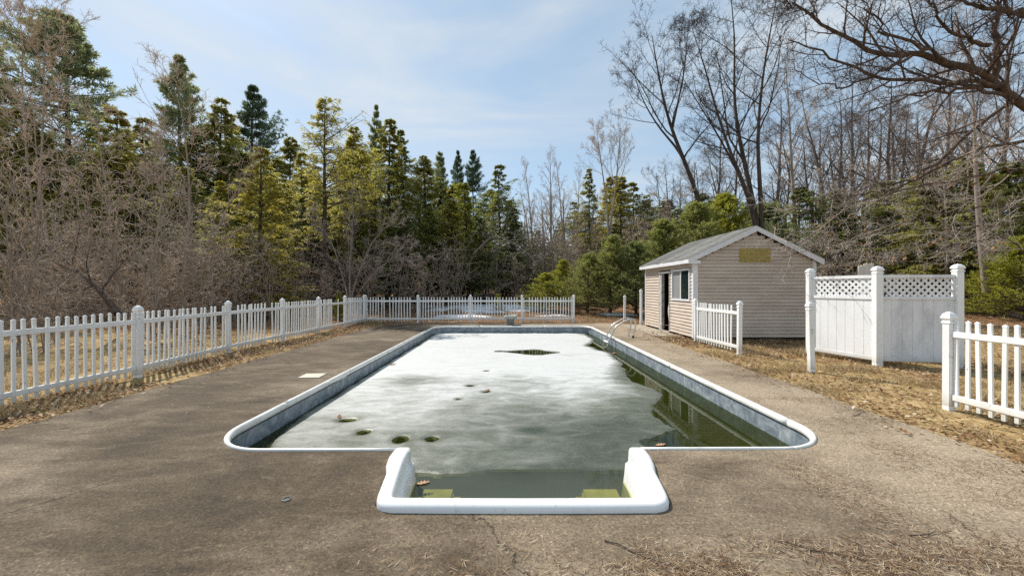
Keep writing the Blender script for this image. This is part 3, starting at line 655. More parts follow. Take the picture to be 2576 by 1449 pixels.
# broken tan boards leaning up behind the screen
tb = empty('broken_panel', (7.75, 8.35, 0)); tag(tb, 'broken tan plastic boards sticking up behind the lattice screen', 'broken panel')
for i, (x, w, h) in enumerate(((-0.13, 0.125, 2.0), (0.0, 0.12, 2.05), (0.125, 0.10, 2.06))):
    MB().prism([(x, 0, 0), (x + w, 0, 0), (x + w, 0, h), (x + w * 0.6, 0, h + 0.012), (x + w * 0.3, 0, h - 0.02), (x, 0, h - 0.005)], (0, 0.02, 0)).obj('board', M['tan_board'], tb, rot=(-0.03, 0.05, 0.05))
tag(MB().prism([(0, 0, 0), (0.16, 0, 0.02), (0.17, 0, 0.62), (0.07, 0, 0.66), (0.01, 0, 0.55)], (0, 0.02, 0)).obj('white_board', M['tan_board'], None, (8.05, 7.9, 0.9 - 0.9), rot=(-0.1, 0.5, 0.2)), 'pale board lying tilted behind the lattice screen', 'board')

# ------------------------------------------------------------------ shed
SX0, SX1, SY0, SY1, SE = 5.30, 8.84, 11.02, 14.95, 2.33
PKX, PKZ = 7.06, 3.24
sh = empty('shed', (SX0, SY0, 0)); tag(sh, 'tan clapboard garden shed with gabled shingle roof and open door', 'shed')
S0 = Vector((SX0, SY0, 0))
def L3(x, y, z): return (x - S0.x, y - S0.y, z)
def sbox(name, a, c2, mat, parent=sh, bevel=0): return MB().box(L3(*a), L3(*c2)).obj(name, M[mat], parent, bevel=bevel)
DY0, DY1, DZ = 12.68, 13.30, 2.0         # door opening
WY0, WY1, WZ0, WZ1 = 11.25, 12.41, 1.16, 2.03
t = 0.09
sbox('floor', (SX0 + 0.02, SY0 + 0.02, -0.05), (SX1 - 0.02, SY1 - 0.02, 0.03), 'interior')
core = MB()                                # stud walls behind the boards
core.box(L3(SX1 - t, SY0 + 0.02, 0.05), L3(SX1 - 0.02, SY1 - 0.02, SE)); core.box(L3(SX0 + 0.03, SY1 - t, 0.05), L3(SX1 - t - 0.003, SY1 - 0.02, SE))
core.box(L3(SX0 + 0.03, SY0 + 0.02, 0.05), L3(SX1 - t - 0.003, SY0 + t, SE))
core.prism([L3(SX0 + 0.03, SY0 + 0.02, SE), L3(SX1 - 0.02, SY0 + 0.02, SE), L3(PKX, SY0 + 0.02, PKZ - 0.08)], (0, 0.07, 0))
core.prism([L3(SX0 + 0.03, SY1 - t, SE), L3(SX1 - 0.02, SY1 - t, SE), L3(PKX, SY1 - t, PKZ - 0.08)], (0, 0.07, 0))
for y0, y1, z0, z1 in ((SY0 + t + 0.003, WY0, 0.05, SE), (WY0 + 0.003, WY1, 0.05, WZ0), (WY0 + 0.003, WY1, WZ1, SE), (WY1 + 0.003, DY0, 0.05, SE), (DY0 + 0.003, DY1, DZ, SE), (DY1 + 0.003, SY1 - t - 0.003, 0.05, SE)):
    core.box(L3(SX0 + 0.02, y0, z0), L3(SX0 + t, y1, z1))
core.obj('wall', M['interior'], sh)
EXP = 0.102
def clap(name, p0, p1, z0, z1, outv, parent=sh):
    """one board from p0 to p1 (xy), z0..z1, leaning out at the bottom"""
    o0 = Vector(outv) * 0.004; o1 = Vector(outv) * 0.031; z1 = z1 - 0.019; a = Vector((*p0, 0)); c2 = Vector((*p1, 0))  # top cut short: dark core in the gap imitates the lap's shadow line
    jit = random.uniform(-0.003, 0.003)
    V = [a + o1 + Vector((0, 0, z0 + jit)), c2 + o1 + Vector((0, 0, z0 - jit)), c2 + o0 + Vector((0, 0, z1)), a + o0 + Vector((0, 0, z1)), a - o0 + Vector((0, 0, z0 + jit)), c2 - o0 + Vector((0, 0, z0 - jit))]
    V = [v - S0 for v in V]
    MB().add(V, [(0, 1, 2, 3), (0, 4, 5, 1), (0, 3, 4), (1, 5, 2)]).obj(name, M['siding'], parent)
sl = (PKZ - 0.10 - SE) / (PKX - SX0); sr = (PKZ - 0.10 - SE) / (SX1 - PKX)
z = 0.07
while z < PKZ - 0.16:                       # gable end
    z1 = min(z + EXP + 0.014, PKZ - 0.1)
    x0 = SX0 + 0.11 if z < SE - 0.02 else SX0 + 0.03 + max(0, (z + EXP * 0.6 - SE)) / sl
    x1 = SX1 - 0.09 if z < SE - 0.02 else SX1 - 0.03 - max(0, (z + EXP * 0.6 - SE)) / sr
    if x1 - x0 > 0.1: clap('siding_board', (x0, SY0), (x1, SY0), z, z1, (0, -1, 0))
    z += EXP
z = 0.07
while z < SE - 0.05:                        # door side
    z1 = min(z + EXP + 0.014, SE)
    segs = [(SY0 + 0.05, SY1 - 0.05)]
    if z1 > 0 and z < DZ + 0.02: segs = [(SY0 + 0.05, DY0 - 0.05), (DY1 + 0.25, SY1 - 0.05)]
    out = []
    for y0, y1 in segs:
        if z + EXP * 0.5 > WZ0 - 0.06 and z + EXP * 0.5 < WZ1 + 0.04 and y0 < WY0: out += [(y0, WY0 - 0.05), (WY1 + 0.05, y1)]
        else: out.append((y0, y1))
    for y0, y1 in out:
        if y1 - y0 > 0.03: clap('siding_board', (SX0, y1), (SX0, y0), z, z1, (-1, 0, 0))
    z += EXP
# corner boards
cbm = MB(); cbm.box(L3(SX0 - 0.03, SY0 - 0.03, 0.04), L3(SX0 + 0.11, SY0 - 0.004, SE - 0.01)); cbm.box(L3(SX0 - 0.03, SY0 - 0.004, 0.04), L3(SX0 - 0.004, SY0 + 0.05, SE - 0.01)); cbm.obj('corner_board', M['trim'], sh)
sbox('corner_board', (SX1 - 0.09, SY0 - 0.03, 0.04), (SX1 + 0.02, SY0 + 0.05, SE - 0.02), 'trim')
sbox('corner_board', (SX0 - 0.03, SY1 - 0.05, 0.04), (SX0 + 0.02, SY1 + 0.02, SE - 0.01), 'trim')
# roof
RY0, RY1 = SY0 - 0.13, SY1 + 0.13
EL, ER = SX0 - 0.20, SX1 + 0.16            # eave lines
zl_, zr_ = 2.345, 2.33
rl_ = Vector((PKX - EL, 0, PKZ + 0.05 - zl_)); rr_ = Vector((PKX - ER, 0, PKZ + 0.05 - zr_))
roof = MB()
roof.prism([L3(EL, RY0 + 0.03, zl_), L3(PKX, RY0 + 0.03, PKZ + 0.05), L3(ER, RY0 + 0.03, zr_), L3(ER, RY0 + 0.03, zr_ - 0.03), L3(PKX, RY0 + 0.03, PKZ + 0.01), L3(EL, RY0 + 0.03, zl_ - 0.03)], (0, RY1 - RY0 - 0.06, 0))
ro = roof.obj('roof', M['interior'], sh)
NC = 15
for sgn, base, rv in ((0, Vector((EL, 0, zl_)), rl_), (1, Vector((ER, 0, zr_)), rr_)):
    up = rv.normalized(); nrm = Vector((-up.z, 0, up.x)); nrm = nrm if nrm.z > 0 else -nrm; cl = rv.length / NC
    for c_ in range(NC):
        m = MB(); s0 = c_ * cl - (0.02 if c_ == 0 else 0.0); s1 = (c_ + 1) * cl + 0.02; rnd = random.Random(c_ + 50 * sgn)
        y = RY0 + 0.012 - (0.15 if c_ % 2 else 0)
        while y < RY1:
            y0, y1 = max(y, RY0 + 0.01), min(y + 0.298, RY1 - 0.01); y += 0.305
            if y1 - y0 < 0.03: continue
            lift = 0.012 + rnd.uniform(0, 0.007); ds = rnd.uniform(-0.006, 0.006)
            pts = [base + up * (s0 + ds) + nrm * 0.001, base + up * s1 + nrm * 0.002, base + up * s1 + nrm * 0.009, base + up * (s0 + ds) + nrm * lift]
            m.prism([Vector((q_.x, y0, q_.z)) - S0 for q_ in pts], (0, y1 - y0, 0))
        m.obj('shingle_course', M['shingle'], ro)
# rake boards, eave fascia
def rake(x0, z0, x1, z1, name='rake_board'):
    w_ = 0.15; dd_ = Vector((x1 - x0, 0, z1 - z0)).normalized()
    MB().prism([L3(x0, RY0, z0), L3(x1, RY0, z1), L3(x1, RY0, z1 - w_ * 1.1), L3(x0, RY0, z0 - w_ * 0.9)], (0, 0.024, 0)).obj(name, M['trim'], sh)
rake(EL - 0.01, zl_ - 0.002, PKX, PKZ + 0.048); rake(PKX + 0.001, PKZ + 0.048, ER + 0.01, zr_ - 0.002)
MB().box(L3(SX0 - 0.19, RY0 + 0.003, 2.20), L3(SX0 + 0.14, RY0 + 0.020, 2.30)).obj('rake_return', M['trim'], sh)
MB().box(L3(EL - 0.012, RY0 + 0.026, zl_ - 0.125), L3(EL + 0.012, RY1, zl_ - 0.006)).obj('fascia', M['trim'], sh)
MB().box(L3(EL + 0.014, RY0 + 0.026, zl_ - 0.12), L3(SX0 - 0.002, RY1 - 0.02, zl_ - 0.10)).obj('soffit', M['trim'], sh)
MB().box(L3(ER - 0.012, RY0 + 0.026, zr_ - 0.125), L3(ER + 0.012, RY1, zr_ - 0.006)).obj('fascia', M['trim'], sh)
# door opening
df_ = MB(); df_.box(L3(SX0 - 0.035, DY1 + 0.001, 0.03), L3(SX0 + 0.06, DY1 + 0.25, DZ)); dfo = df_.obj('door_frame', M['trim_worn'], sh); dfo['label'] = 'worn grey left door jamb'
MB().box(L3(SX0 - 0.04, DY0 - 0.05, DZ + 0.001), L3(SX0 + 0.03, DY1 + 0.27, DZ + 0.06)).obj('door_header', M['trim'], sh)
sbox('door_jamb', (SX0 - 0.036, DY0 - 0.05, 0.03), (SX0 + 0.05, DY0 - 0.005, DZ), 'trim_worn')
wv = MB(); zz = np.linspace(0.25, 1.95, 16)
bow = 0.10 * np.exp(-((zz - 0.72) / 0.22) ** 2) + 0.02
V = []
for z_, b_ in zip(zz, bow): V += [L3(SX0 - 0.02, DY0 - 0.004, z_), L3(SX0 - 0.02, DY0 + b_, z_), L3(SX0 - 0.008, DY0 + b_, z_), L3(SX0 - 0.008, DY0 - 0.004, z_)]
F = [(i * 4 + j, i * 4 + (j + 1) % 4, (i + 1) * 4 + (j + 1) % 4, (i + 1) * 4 + j) for i in range(15) for j in range(4)] + [(3, 2, 1, 0), (60, 61, 62, 63)]
wv.add(V, F).obj('torn_trim', M['trim_worn'], sh)
sbox('threshold', (SX0 - 0.05, DY0, -0.02), (SX0 + 0.08, DY1 + 0.05, 0.028), 'tan_board')
dr = sbox('door', (SX0 + 0.10, DY0 - 0.01, 0.035), (SX0 + 0.80, DY0 + 0.03, 1.97), 'door_red'); dr['label'] = 'dark red door standing open inwards'
MB().rings([(0.025, 0), (0.028, 0.03), (0.012, 0.05)], 12, c=(0, 0, 0)).obj('knob', M['latch'], dr, L3(SX0 + 0.72, DY0 + 0.03, 1.0), rot=(R(-90), 0, 0))
# window
wf = MB(); x0, x1 = SX0 - 0.045, SX0 + 0.01
wf.box(L3(x0, WY0 - 0.055, WZ0 - 0.06), L3(x1, WY1 + 0.055, WZ0)); wf.box(L3(x0, WY0 - 0.055, WZ1), L3(x1, WY1 + 0.055, WZ1 + 0.06))
wf.box(L3(x0, WY0 - 0.055, WZ0 + 0.001), L3(x1, WY0, WZ1 - 0.001)); wf.box(L3(x0, WY1, WZ0 + 0.001), L3(x1, WY1 + 0.055, WZ1 - 0.001))
wfo = wf.obj('window', M['trim'], sh); ym = (WY0 + WY1) / 2
sbox('mullion', (SX0 - 0.03, ym - 0.025, WZ0 + 0.002), (SX0 + 0.008, ym + 0.025, WZ1 - 0.002), 'trim', wfo)
sbox('pane', (SX0 - 0.012, WY0 + 0.002, WZ0 + 0.002), (SX0 - 0.004, ym - 0.027, WZ1 - 0.002), 'glass', wfo)
sbox('screen', (SX0 - 0.012, ym + 0.027, WZ0 + 0.002), (SX0 - 0.004, WY1 - 0.002, WZ1 - 0.002), 'screen', wfo)
# mustard overlay artifact, added as strips; the gable has no real mesh
gm = empty('gable_overlay'); gm.parent = sh
for i in range(30):
    x = 6.62 + i * 0.0303
    MB().box(L3(x, SY0 - 0.036, 2.245), L3(x + 0.023, SY0 - 0.026, 2.655)).obj('overlay_strip', M['mustard'], gm)
gm['label'] = 'mustard yellow overlay rectangle on the gable'

# ------------------------------------------------------------------ vegetation builders (numpy)
def nrmz(v): return v / np.maximum(np.linalg.norm(v, axis=-1, keepdims=True), 1e-9)
def polyl(rng, start, dirv, length, n, wig, up):
    step = (length / (n - 1))[:, None]; d = nrmz(dirv); pts = [start]
    upv = np.zeros((len(start), 3)); upv[:, 2] = up
    for i in range(1, n):
        d = nrmz(d + wig * rng.normal(size=d.shape) + upv); pts.append(pts[-1] + d * step)
    return np.stack(pts, 1)
def sample(P, t):
    """P (B,n,3), t (B,m) in 0..1 -> pos, tangent (B,m,3), index info"""
    n = P.shape[1]; u = t * (n - 1); i = np.clip(u.astype(int), 0, n - 2); fr2 = (u - i)[..., None]
    bi = np.arange(P.shape[0])[:, None]; a = P[bi, i]; c2 = P[bi, i + 1]
    return a + (c2 - a) * fr2, nrmz(c2 - a), i, fr2[..., 0]
def spawn(rng, P, Rd, m, t0, t1, a0, a1, lr, n2, wig, up, rr=0.6, minr=0.004, fall=0.55, minlen=0.1, flat=0.0):
    B = P.shape[0]; L = np.linalg.norm(np.diff(P, axis=1), axis=2).sum(1)
    t = t0 + (t1 - t0) * (np.arange(m)[None] + rng.random((B, m))) / m
    pos, tan, i, fr2 = sample(P, t); bi = np.arange(B)[:, None]
    rad = Rd[bi, i] * (1 - fr2) + Rd[bi, i + 1] * fr2
    az = (np.arange(m)[None] * 2.4 + rng.random((B, 1)) * 6.28 + rng.normal(0, 0.5, (B, m)))
    ref = np.where(np.abs(tan[..., 2:3]) > 0.9, np.array([1.0, 0, 0]), np.array([0, 0, 1.0]))
    u = nrmz(np.cross(tan, ref)); w = np.cross(tan, u)
    if flat > 0: az = az + flat * (np.round(az / np.pi) * np.pi - az)
    ang = R(a0) + (R(a1) - R(a0)) * rng.random((B, m))
    d = tan * np.cos(ang)[..., None] + (u * np.cos(az)[..., None] + w * np.sin(az)[..., None]) * np.sin(ang)[..., None]
    ln = np.maximum(L[:, None] * lr * (1.0 - fall * (t - t0) / max(1e-6, (1 - t0))) * rng.uniform(0.55, 1.2, (B, m)), minlen)
    P2 = polyl(rng, pos.reshape(-1, 3), d.reshape(-1, 3), ln.ravel(), n2, wig, up)
    r0 = np.clip(rad * rr, minr, None).ravel()
    R2 = r0[:, None] * (1 - np.linspace(0, 1, n2) * 0.75)[None]; R2 = np.maximum(R2, minr * 0.6)
    return P2, R2
def tubes(P, Rd, k):
    B, n, _ = P.shape; tan = nrmz(np.gradient(P, axis=1)); mt = nrmz(tan.mean(1))
    ref = np.where(np.abs(mt[:, 2:3]) > 0.8, np.array([1.0, 0.1, 0]), np.array([0.1, 0, 1.0]))[:, None]
    u = nrmz(np.cross(tan, ref)); w = np.cross(tan, u); a = np.arange(k) * 2 * np.pi / k
    V = P[:, :, None] + Rd[:, :, None, None] * (u[:, :, None] * np.cos(a)[:, None] + w[:, :, None] * np.sin(a)[:, None])
    idx = np.arange(B * n * k).reshape(B, n, k); nx_ = np.roll(idx, -1, axis=2)
    F = np.stack([idx[:, :-1], nx_[:, :-1], nx_[:, 1:], idx[:, 1:]], -1).reshape(-1, 4)
    return V.reshape(-1, 3), F
def merge(parts):
    V = []; F = []; o = 0
    for v, f in parts: V.append(v); F.append(f + o); o += len(v)
    return np.concatenate(V), np.concatenate(F)
def quads(p, d, nvec, l, w):
    """leaf-like rhombs"""
    s = nrmz(np.cross(d, nvec)); l = np.asarray(l)[:, None]; w = np.asarray(w)[:, None]
    V = np.stack([p, p + d * l * 0.45 + s * w, p + d * l, p + d * l * 0.45 - s * w], 1)
    return V.reshape(-1, 3), np.arange(len(p) * 4).reshape(-1, 4)

def conifer(seed, H, hb, W, kind, nb=130, m=16, dens=6, sparse_top=0.0, dead=40, pw=0.85):
    """returns trunk mesh, crown mesh"""
    rng = np.random.default_rng(seed)
    T = polyl(rng, np.zeros((1, 3)), np.array([[0.0, 0, 1]]), np.array([H]), 14, 0.012, 0.02)
    tr = 0.014 * H + 0.03; TR = tr * (1 - np.linspace(0, 1, 14) * 0.93)[None]
    tp = [tubes(T, TR, 8)]
    s = np.sort(rng.random(nb)) ** (0.95); s = 0.0 + s * 0.985
    z = hb + (H - hb) * s; tt = (z / H)[None]
    pos, tan, _, _ = sample(T, np.clip(tt, 0, 0.995)); pos = pos[0]
    az = np.arange(nb) * 2.399 + rng.normal(0, 0.5, nb)
    sect = 0.75 + 0.3 * np.sin(az * 1.0 + seed) + 0.2 * np.sin(az * 2 + seed * 2.1 + z * 0.9)
    if kind == 'hemlock':
        L = W * ((1 - s) ** pw * np.clip(0.45 + 3.2 * s, 0, 1) + 0.025) * rng.uniform(0.5, 1.15, nb) * np.clip(sect, 0.45, 1.2)
        el = R(8) + R(30) * s + rng.normal(0, 0.22, nb); up = -0.06
    elif kind == 'young':
        L = W * ((1 - s) ** 0.75 + 0.04) * rng.uniform(0.6, 1.15, nb); el = R(18) + R(35) * s + rng.normal(0, 0.12, nb); up = 0.03
    else:
        L = W * ((1 - s) ** 0.9 * np.clip(0.55 + 2.0 * s, 0, 1) + 0.022) * rng.uniform(0.55, 1.15, nb) * np.clip(sect, 0.55, 1.25)
        # whorls of a white pine
        zq = np.round(z / (H * 0.045)) * H * 0.045; pos[:, 2] = np.clip(0.75 * zq + 0.25 * z, hb * 0.9, H * 0.985)
        el = R(2) + R(32) * s ** 2 + rng.normal(0, 0.10, nb); up = 0.035
    d = np.stack([np.cos(az) * np.cos(el), np.sin(az) * np.cos(el), np.sin(el)], 1)
    P = polyl(rng, pos, d, L, 7, 0.06, up); RB = (0.010 * L + 0.006)[:, None] * (1 - np.linspace(0, 1, 7) * 0.8)[None]
    tp.append(tubes(P, RB, 3))
    # branchlets in the plane of the branch
    B = nb; t = 0.18 + 0.82 * (np.arange(m)[None] + rng.random((B, m))) / m
    pp, tg, _, _ = sample(P, np.clip(t, 0, 0.999)); sg = np.where(np.arange(m) % 2, 1.0, -1.0)[None, :, None]
    side = nrmz(np.cross(tg, np.array([0, 0, 1.0]))) * sg
    an = rng.uniform(R(35), R(65), (B, m))[..., None]
    if kind in ('pine', 'young'):
        tw = rng.normal(0, 0.6, (B, m))[..., None]; upv = np.cross(side, tg); side = nrmz(side * np.cos(tw) + upv * np.sin(tw))
    bd = nrmz(tg * np.cos(an) + side * np.sin(an)); bl = (L[:, None] * (0.30 if kind == 'pine' else 0.40) * (1.08 - t) + 0.10 + 0.03 * H / 12) * rng.uniform(0.6, 1.2, (B, m))
    up2 = {'hemlock': -0.2, 'pine': 0.06, 'young': 0.03}[kind]
    Q = polyl(rng, pp.reshape(-1, 3), bd.reshape(-1, 3), bl.ravel(), 4, 0.08, up2)
    Qh = Q[::2, ::3]; tp.append(tubes(Qh, np.broadcast_to(np.array([0.007, 0.003]), (len(Qh), 2)), 3))
    keep = rng.random(len(Q)) > (0.08 + sparse_top)
    Q = Q[keep]
    e = dens; te = 0.15 + 0.85 * (np.arange(e)[None] + rng.random((len(Q), e))) / e
    fp, ft, _, _ = sample(Q, np.clip(te, 0, 0.999)); fp = fp.reshape(-1, 3); ft = ft.reshape(-1, 3); n = len(fp)
    sc = H / 12
    if kind == 'hemlock':
        up_ = nrmz(np.array([0, 0, 1.0]) + rng.normal(0, 0.35, (n, 3))); sd2 = np.cross(ft, up_) * np.where(rng.random(n) > 0.5, 1, -1)[:, None]
        a = rng.uniform(0.1, 0.9, n)[:, None]; dd2 = nrmz(ft * np.cos(a) + sd2 * np.sin(a) + rng.normal(0, 0.12, (n, 3)) - [0, 0, 0.12])
        V, F = quads(fp, dd2, up_, rng.uniform(0.10, 0.25, n) * sc ** 0.5, rng.uniform(0.015, 0.034, n) * sc ** 0.5)
    else:
        dd2 = nrmz(ft + rng.normal(0, 0.62, (n, 3)) + [0, 0, 0.15]); up_ = nrmz(rng.normal(0, 1, (n, 3)))
        V, F = quads(fp, dd2, up_, rng.uniform(0.14, 0.26, n) * sc ** 0.5, rng.uniform(0.014, 0.028, n) * sc ** 0.5)
    # dead twiggy branches low on the trunk
    if dead:
        zz_ = rng.uniform(0.08 * H, max(hb, 0.3 * H) * 1.1, dead); az = rng.random(dead) * 6.28; el = rng.normal(-0.05, 0.2, dead)
        pd = sample(T, (zz_ / H)[None])[0][0]; dv = np.stack([np.cos(az) * np.cos(el), np.sin(az) * np.cos(el), np.sin(el)], 1)
        PD = polyl(rng, pd, dv, rng.uniform(0.3, 0.8, dead) * W * 0.8, 5, 0.12, -0.02); RD = np.broadcast_to(np.array([0.012, 0.010, 0.008, 0.006, 0.004]), (dead, 5)).copy()
        tp.append(tubes(PD, RD, 3)); P2, R2 = spawn(rng, PD, RD, 7, 0.2, 0.95, 30, 65, 0.35, 3, 0.15, -0.02, 0.6, 0.005); tp.append(tubes(P2, R2, 3))
    Vt, Ft = merge(tp)
    return mesh_np('trunk', Vt, [Ft], M['bark_dark'], True), mesh_np('crown', V, [F], M['foliage'])

def bare_tree(seed, H, levels, mats=('bark_dark', 'twig_brown'), lean=(0, 0), trunk=None, tr=None, a=(25, 55), first=0.3, up=0.05, lr=0.5, wig=0.1, kmax=7, nstems=1, minr=0.006):
    rng = np.random.default_rng(seed)
    if trunk is None:
        st = np.zeros((nstems, 3)); dv = np.stack([rng.normal(0, 0.16, nstems) * (nstems > 1) + lean[0], rng.normal(0, 0.16, nstems) * (nstems > 1) + lean[1], np.ones(nstems)], 1)
        st[:, :2] = rng.normal(0, 0.12, (nstems, 2)) * (nstems > 1)
        T = polyl(rng, st, dv, H * rng.uniform(0.8, 1.05, nstems) if nstems > 1 else np.array([H * 1.0]), 14, 0.035, 0.01)
    else: T = trunk
    t0 = tr or (0.013 * H + 0.02); TR = t0 * (1 - np.linspace(0, 1, T.shape[1]) ** 0.9 * 0.9)[None].repeat(len(T), 0)
    if trunk is not None and len(T) > 1:
        ll = np.linalg.norm(np.diff(T, axis=1), axis=2).sum(1); TR = TR * (ll / ll.max())[:, None]
    thick = [tubes(T, TR, kmax)]; thin = []; P, Rr = T, TR
    for li, m in enumerate(levels):
        n2 = [9, 6, 5, 4, 3][li]
        P, Rr = spawn(rng, P, Rr, m, first if li == 0 else 0.15, 0.99, a[0], a[1], lr if li == 0 else [0, 0.45, 0.42, 0.45, 0.5][li], n2, wig, up, 0.5, minr, 0.6, 0.18)
        (thick if li < 2 else thin).append(tubes(P, Rr, [5, 4, 3, 3, 3][li]))
    V, F = merge(thick); V2, F2 = merge(thin)
    return mesh_np('trunk', V, [F], M[mats[0]], True), mesh_np('crown', V2, [F2], M[mats[1]])

def tree(name, meshes, x, y, s, rz, label, cat='tree', group=None, color=(0.07, 0.08, 0.02), sx=1.0, dz=0.0):
    o = empty(name, (x, y, float(th(x, y)) - 0.05 + dz), rz); o.scale = (s * sx, s * sx, s); tag(o, label, cat, group)
    tr_ = link('trunk', meshes[0], o); cr = link('crown', meshes[1], o); cr.color = (*color, 1)
    return o
OLIVE = (0.42, 0.40, 0.115); YEL = (0.52, 0.465, 0.105); GRN = (0.33, 0.35, 0.105); DKG = (0.235, 0.27, 0.095); PINE = (0.34, 0.37, 0.19); BLUE = (0.14, 0.20, 0.12); FRESH = (0.40, 0.40, 0.06)

hem = [conifer(11, 12, 2.6, 5.0, 'hemlock', 170, 20, 11), conifer(12, 12, 1.2, 5.6, 'hemlock', 180, 20, 11, pw=0.75), conifer(13, 12, 2.0, 4.4, 'hemlock', 170, 20, 11, pw=0.65), conifer(14, 12, 1.8, 5.2, 'hemlock', 150, 22, 11, 0.1, pw=1.0), conifer(16, 12, 1.0, 6.0, 'hemlock', 160, 22, 11, 0.06, pw=0.9)]
hero = conifer(15, 12, 4.4, 4.2, 'hemlock', 130, 17, 6, 0.15, 60, pw=0.65)
pin = [conifer(21, 15, 4.5, 6.2, 'pine', 120, 22, 14), conifer(22, 15, 3.5, 5.6, 'pine', 130, 22, 14, dead=50), conifer(23, 15, 5.5, 8.0, 'pine', 110, 26, 14)]
yng = [conifer(31, 5, 0.15, 2.3, 'young', 130, 16, 10, dead=0), conifer(32, 5, 0.2, 2.7, 'young', 140, 16, 10, dead=0)]
BR = ('bark_grey', 'twig_brown')
bare = [bare_tree(41, 14, (12, 7, 5, 3), BR, a=(28, 60), up=0.05, lr=0.42), bare_tree(42, 14, (14, 7, 5, 3), BR, a=(25, 50), up=0.05, lr=0.36), bare_tree(43, 12, (14, 7, 5, 3), BR, a=(30, 65), first=0.2, lr=0.42), bare_tree(44, 12, (16, 6, 4, 3), ('bark_birch', 'twig_brown'), a=(22, 45), lr=0.26, up=0.04, first=0.25)]
BW = ('bark_mid', 'twig_dark')
wood = [bare_tree(45, 14, (14, 8, 6, 3), BW, a=(28, 60), up=0.05, lr=0.40), bare_tree(46, 14, (15, 8, 6, 3), BW, a=(25, 52), up=0.05, lr=0.36), bare_tree(47, 12, (15, 8, 6, 3), BW, a=(30, 65), first=0.18, lr=0.42)]
shr = [bare_tree(51, 4.2, (6, 4, 3), BR, minr=0.013, a=(25, 70), first=0.1, lr=0.55, wig=0.16, nstems=7, tr=0.028, kmax=5, up=0.02), bare_tree(52, 5.2, (6, 4, 3), BR, minr=0.013, a=(25, 75), first=0.1, lr=0.5, wig=0.2, nstems=6, tr=0.03, kmax=5, up=0.0), bare_tree(53, 3.2, (6, 4, 3), BR, minr=0.012, a=(30, 80), first=0.05, lr=0.6, wig=0.22, nstems=8, tr=0.02, kmax=5, up=-0.01)]

# --- left and centre conifers: (kind list, picture column, distance, picture row of the top, colour, label)
def put(name, pool_, i, px, Y, top, col, label, group=None, sx=1.0, rz=None, cat='tree'):
    me_ = pool_[i]; H = {id(hem): 12, id(pin): 15, id(yng): 5}.get(id(pool_), 12)
    x = at(px, Y); base = float(th(x, Y)); s = (zat(top, Y) - base) / H
    return tree(name, me_, x, Y, s, rz if rz is not None else (px * 0.37) % 6.28, label, cat, group, col, sx)
g1 = 'conifers on the wood edge'
put('white_pine', pin, 2, 170, 27, 38, PINE, 'broad tall white pine topping the wood at the far left', g1, 1.0, 0.4)
put('white_pine', pin, 0, -40, 25, 50, PINE, 'pine cut off by the left picture edge with its crown in the sky', g1)
put('white_pine', pin, 1, 462, 33, 150, PINE, 'second tallest pine on the left, thin pointed top behind birch stems', g1, 0.85)
put('white_pine', pin, 1, 642, 47, 225, BLUE, 'dark symmetrical pine standing alone against the sky left of centre', g1, 0.95, 2.0)
tree('hemlock', hero, at(822, 21), 21, (zat(242, 21) - 0.2) / 12, 1.0, 'lanky hemlock with bare lower trunk rising highest left of centre', 'tree', g1, YEL, 0.95)
put('hemlock', hem, 4, 655, 18.5, 372, YEL, 'bushy yellow-green hemlock hanging over the left fence', g1, 1.15)
put('hemlock', hem, 0, 890, 26, 322, YEL, 'golden hemlock just right of the lanky one', g1, 0.9)
put('hemlock', hem, 3, 975, 30, 305, OLIVE, 'dark olive hemlock with a feathery double top near the centre', g1, 1.1)
put('white_pine', pin, 1, 943, 37, 268, PINE, 'small round pine tuft peeking above the central hemlocks', g1, 0.5)
put('hemlock', hem, 3, 1022, 32, 328, GRN, 'narrow hemlock spire right of the feathery double top', g1, 0.8)
put('hemlock', hem, 1, 1075, 30, 392, OLIVE, 'rounded olive hemlock in the centre of the tree line', g1, 1.0)
put('white_pine', pin, 0, 1112, 42, 388, PINE, 'grey-green pine between the spire and the twin pines', g1, 0.6)
put('white_pine', pin, 1, 1155, 50, 382, BLUE, 'left one of the distant twin pines', g1, 0.55)
put('white_pine', pin, 0, 1192, 48, 380, BLUE, 'right one of the distant twin pines', g1, 0.65)
put('hemlock', hem, 2, 1178, 29, 452, FRESH, 'fresh green hemlock below the twin pines', g1, 1.0)
put('hemlock', hem, 4, 1262, 31, 415, GRN, 'dark hemlock closing the right end of the central wood', g1, 1.0)
put('hemlock', hem, 4, 290, 25, 265, YEL, 'yellowish hemlock behind the left birch stems', g1, 1.1)
put('hemlock', hem, 2, 40, 22, 250, YEL, 'olive hemlock behind the brush at the left edge', g1, 1.2)
put('hemlock', hem, 4, 380, 28, 300, OLIVE, 'olive hemlock tucked between the two left pines', g1, 1.0)
put('hemlock', hem, 0, 540, 33, 235, OLIVE, 'tall olive hemlock right of the pointed pine', g1, 0.9)
put('hemlock', hem, 3, 575, 36, 300, GRN, 'green hemlock left of the lone dark pine', g1, 0.95)
put('hemlock', hem, 1, 725, 35, 345, OLIVE, 'olive hemlock right of the lone dark pine', g1, 0.9)
put('hemlock', hem, 4, 770, 29, 385, YEL, 'low golden hemlock beside the lanky trunk', g1, 0.9)
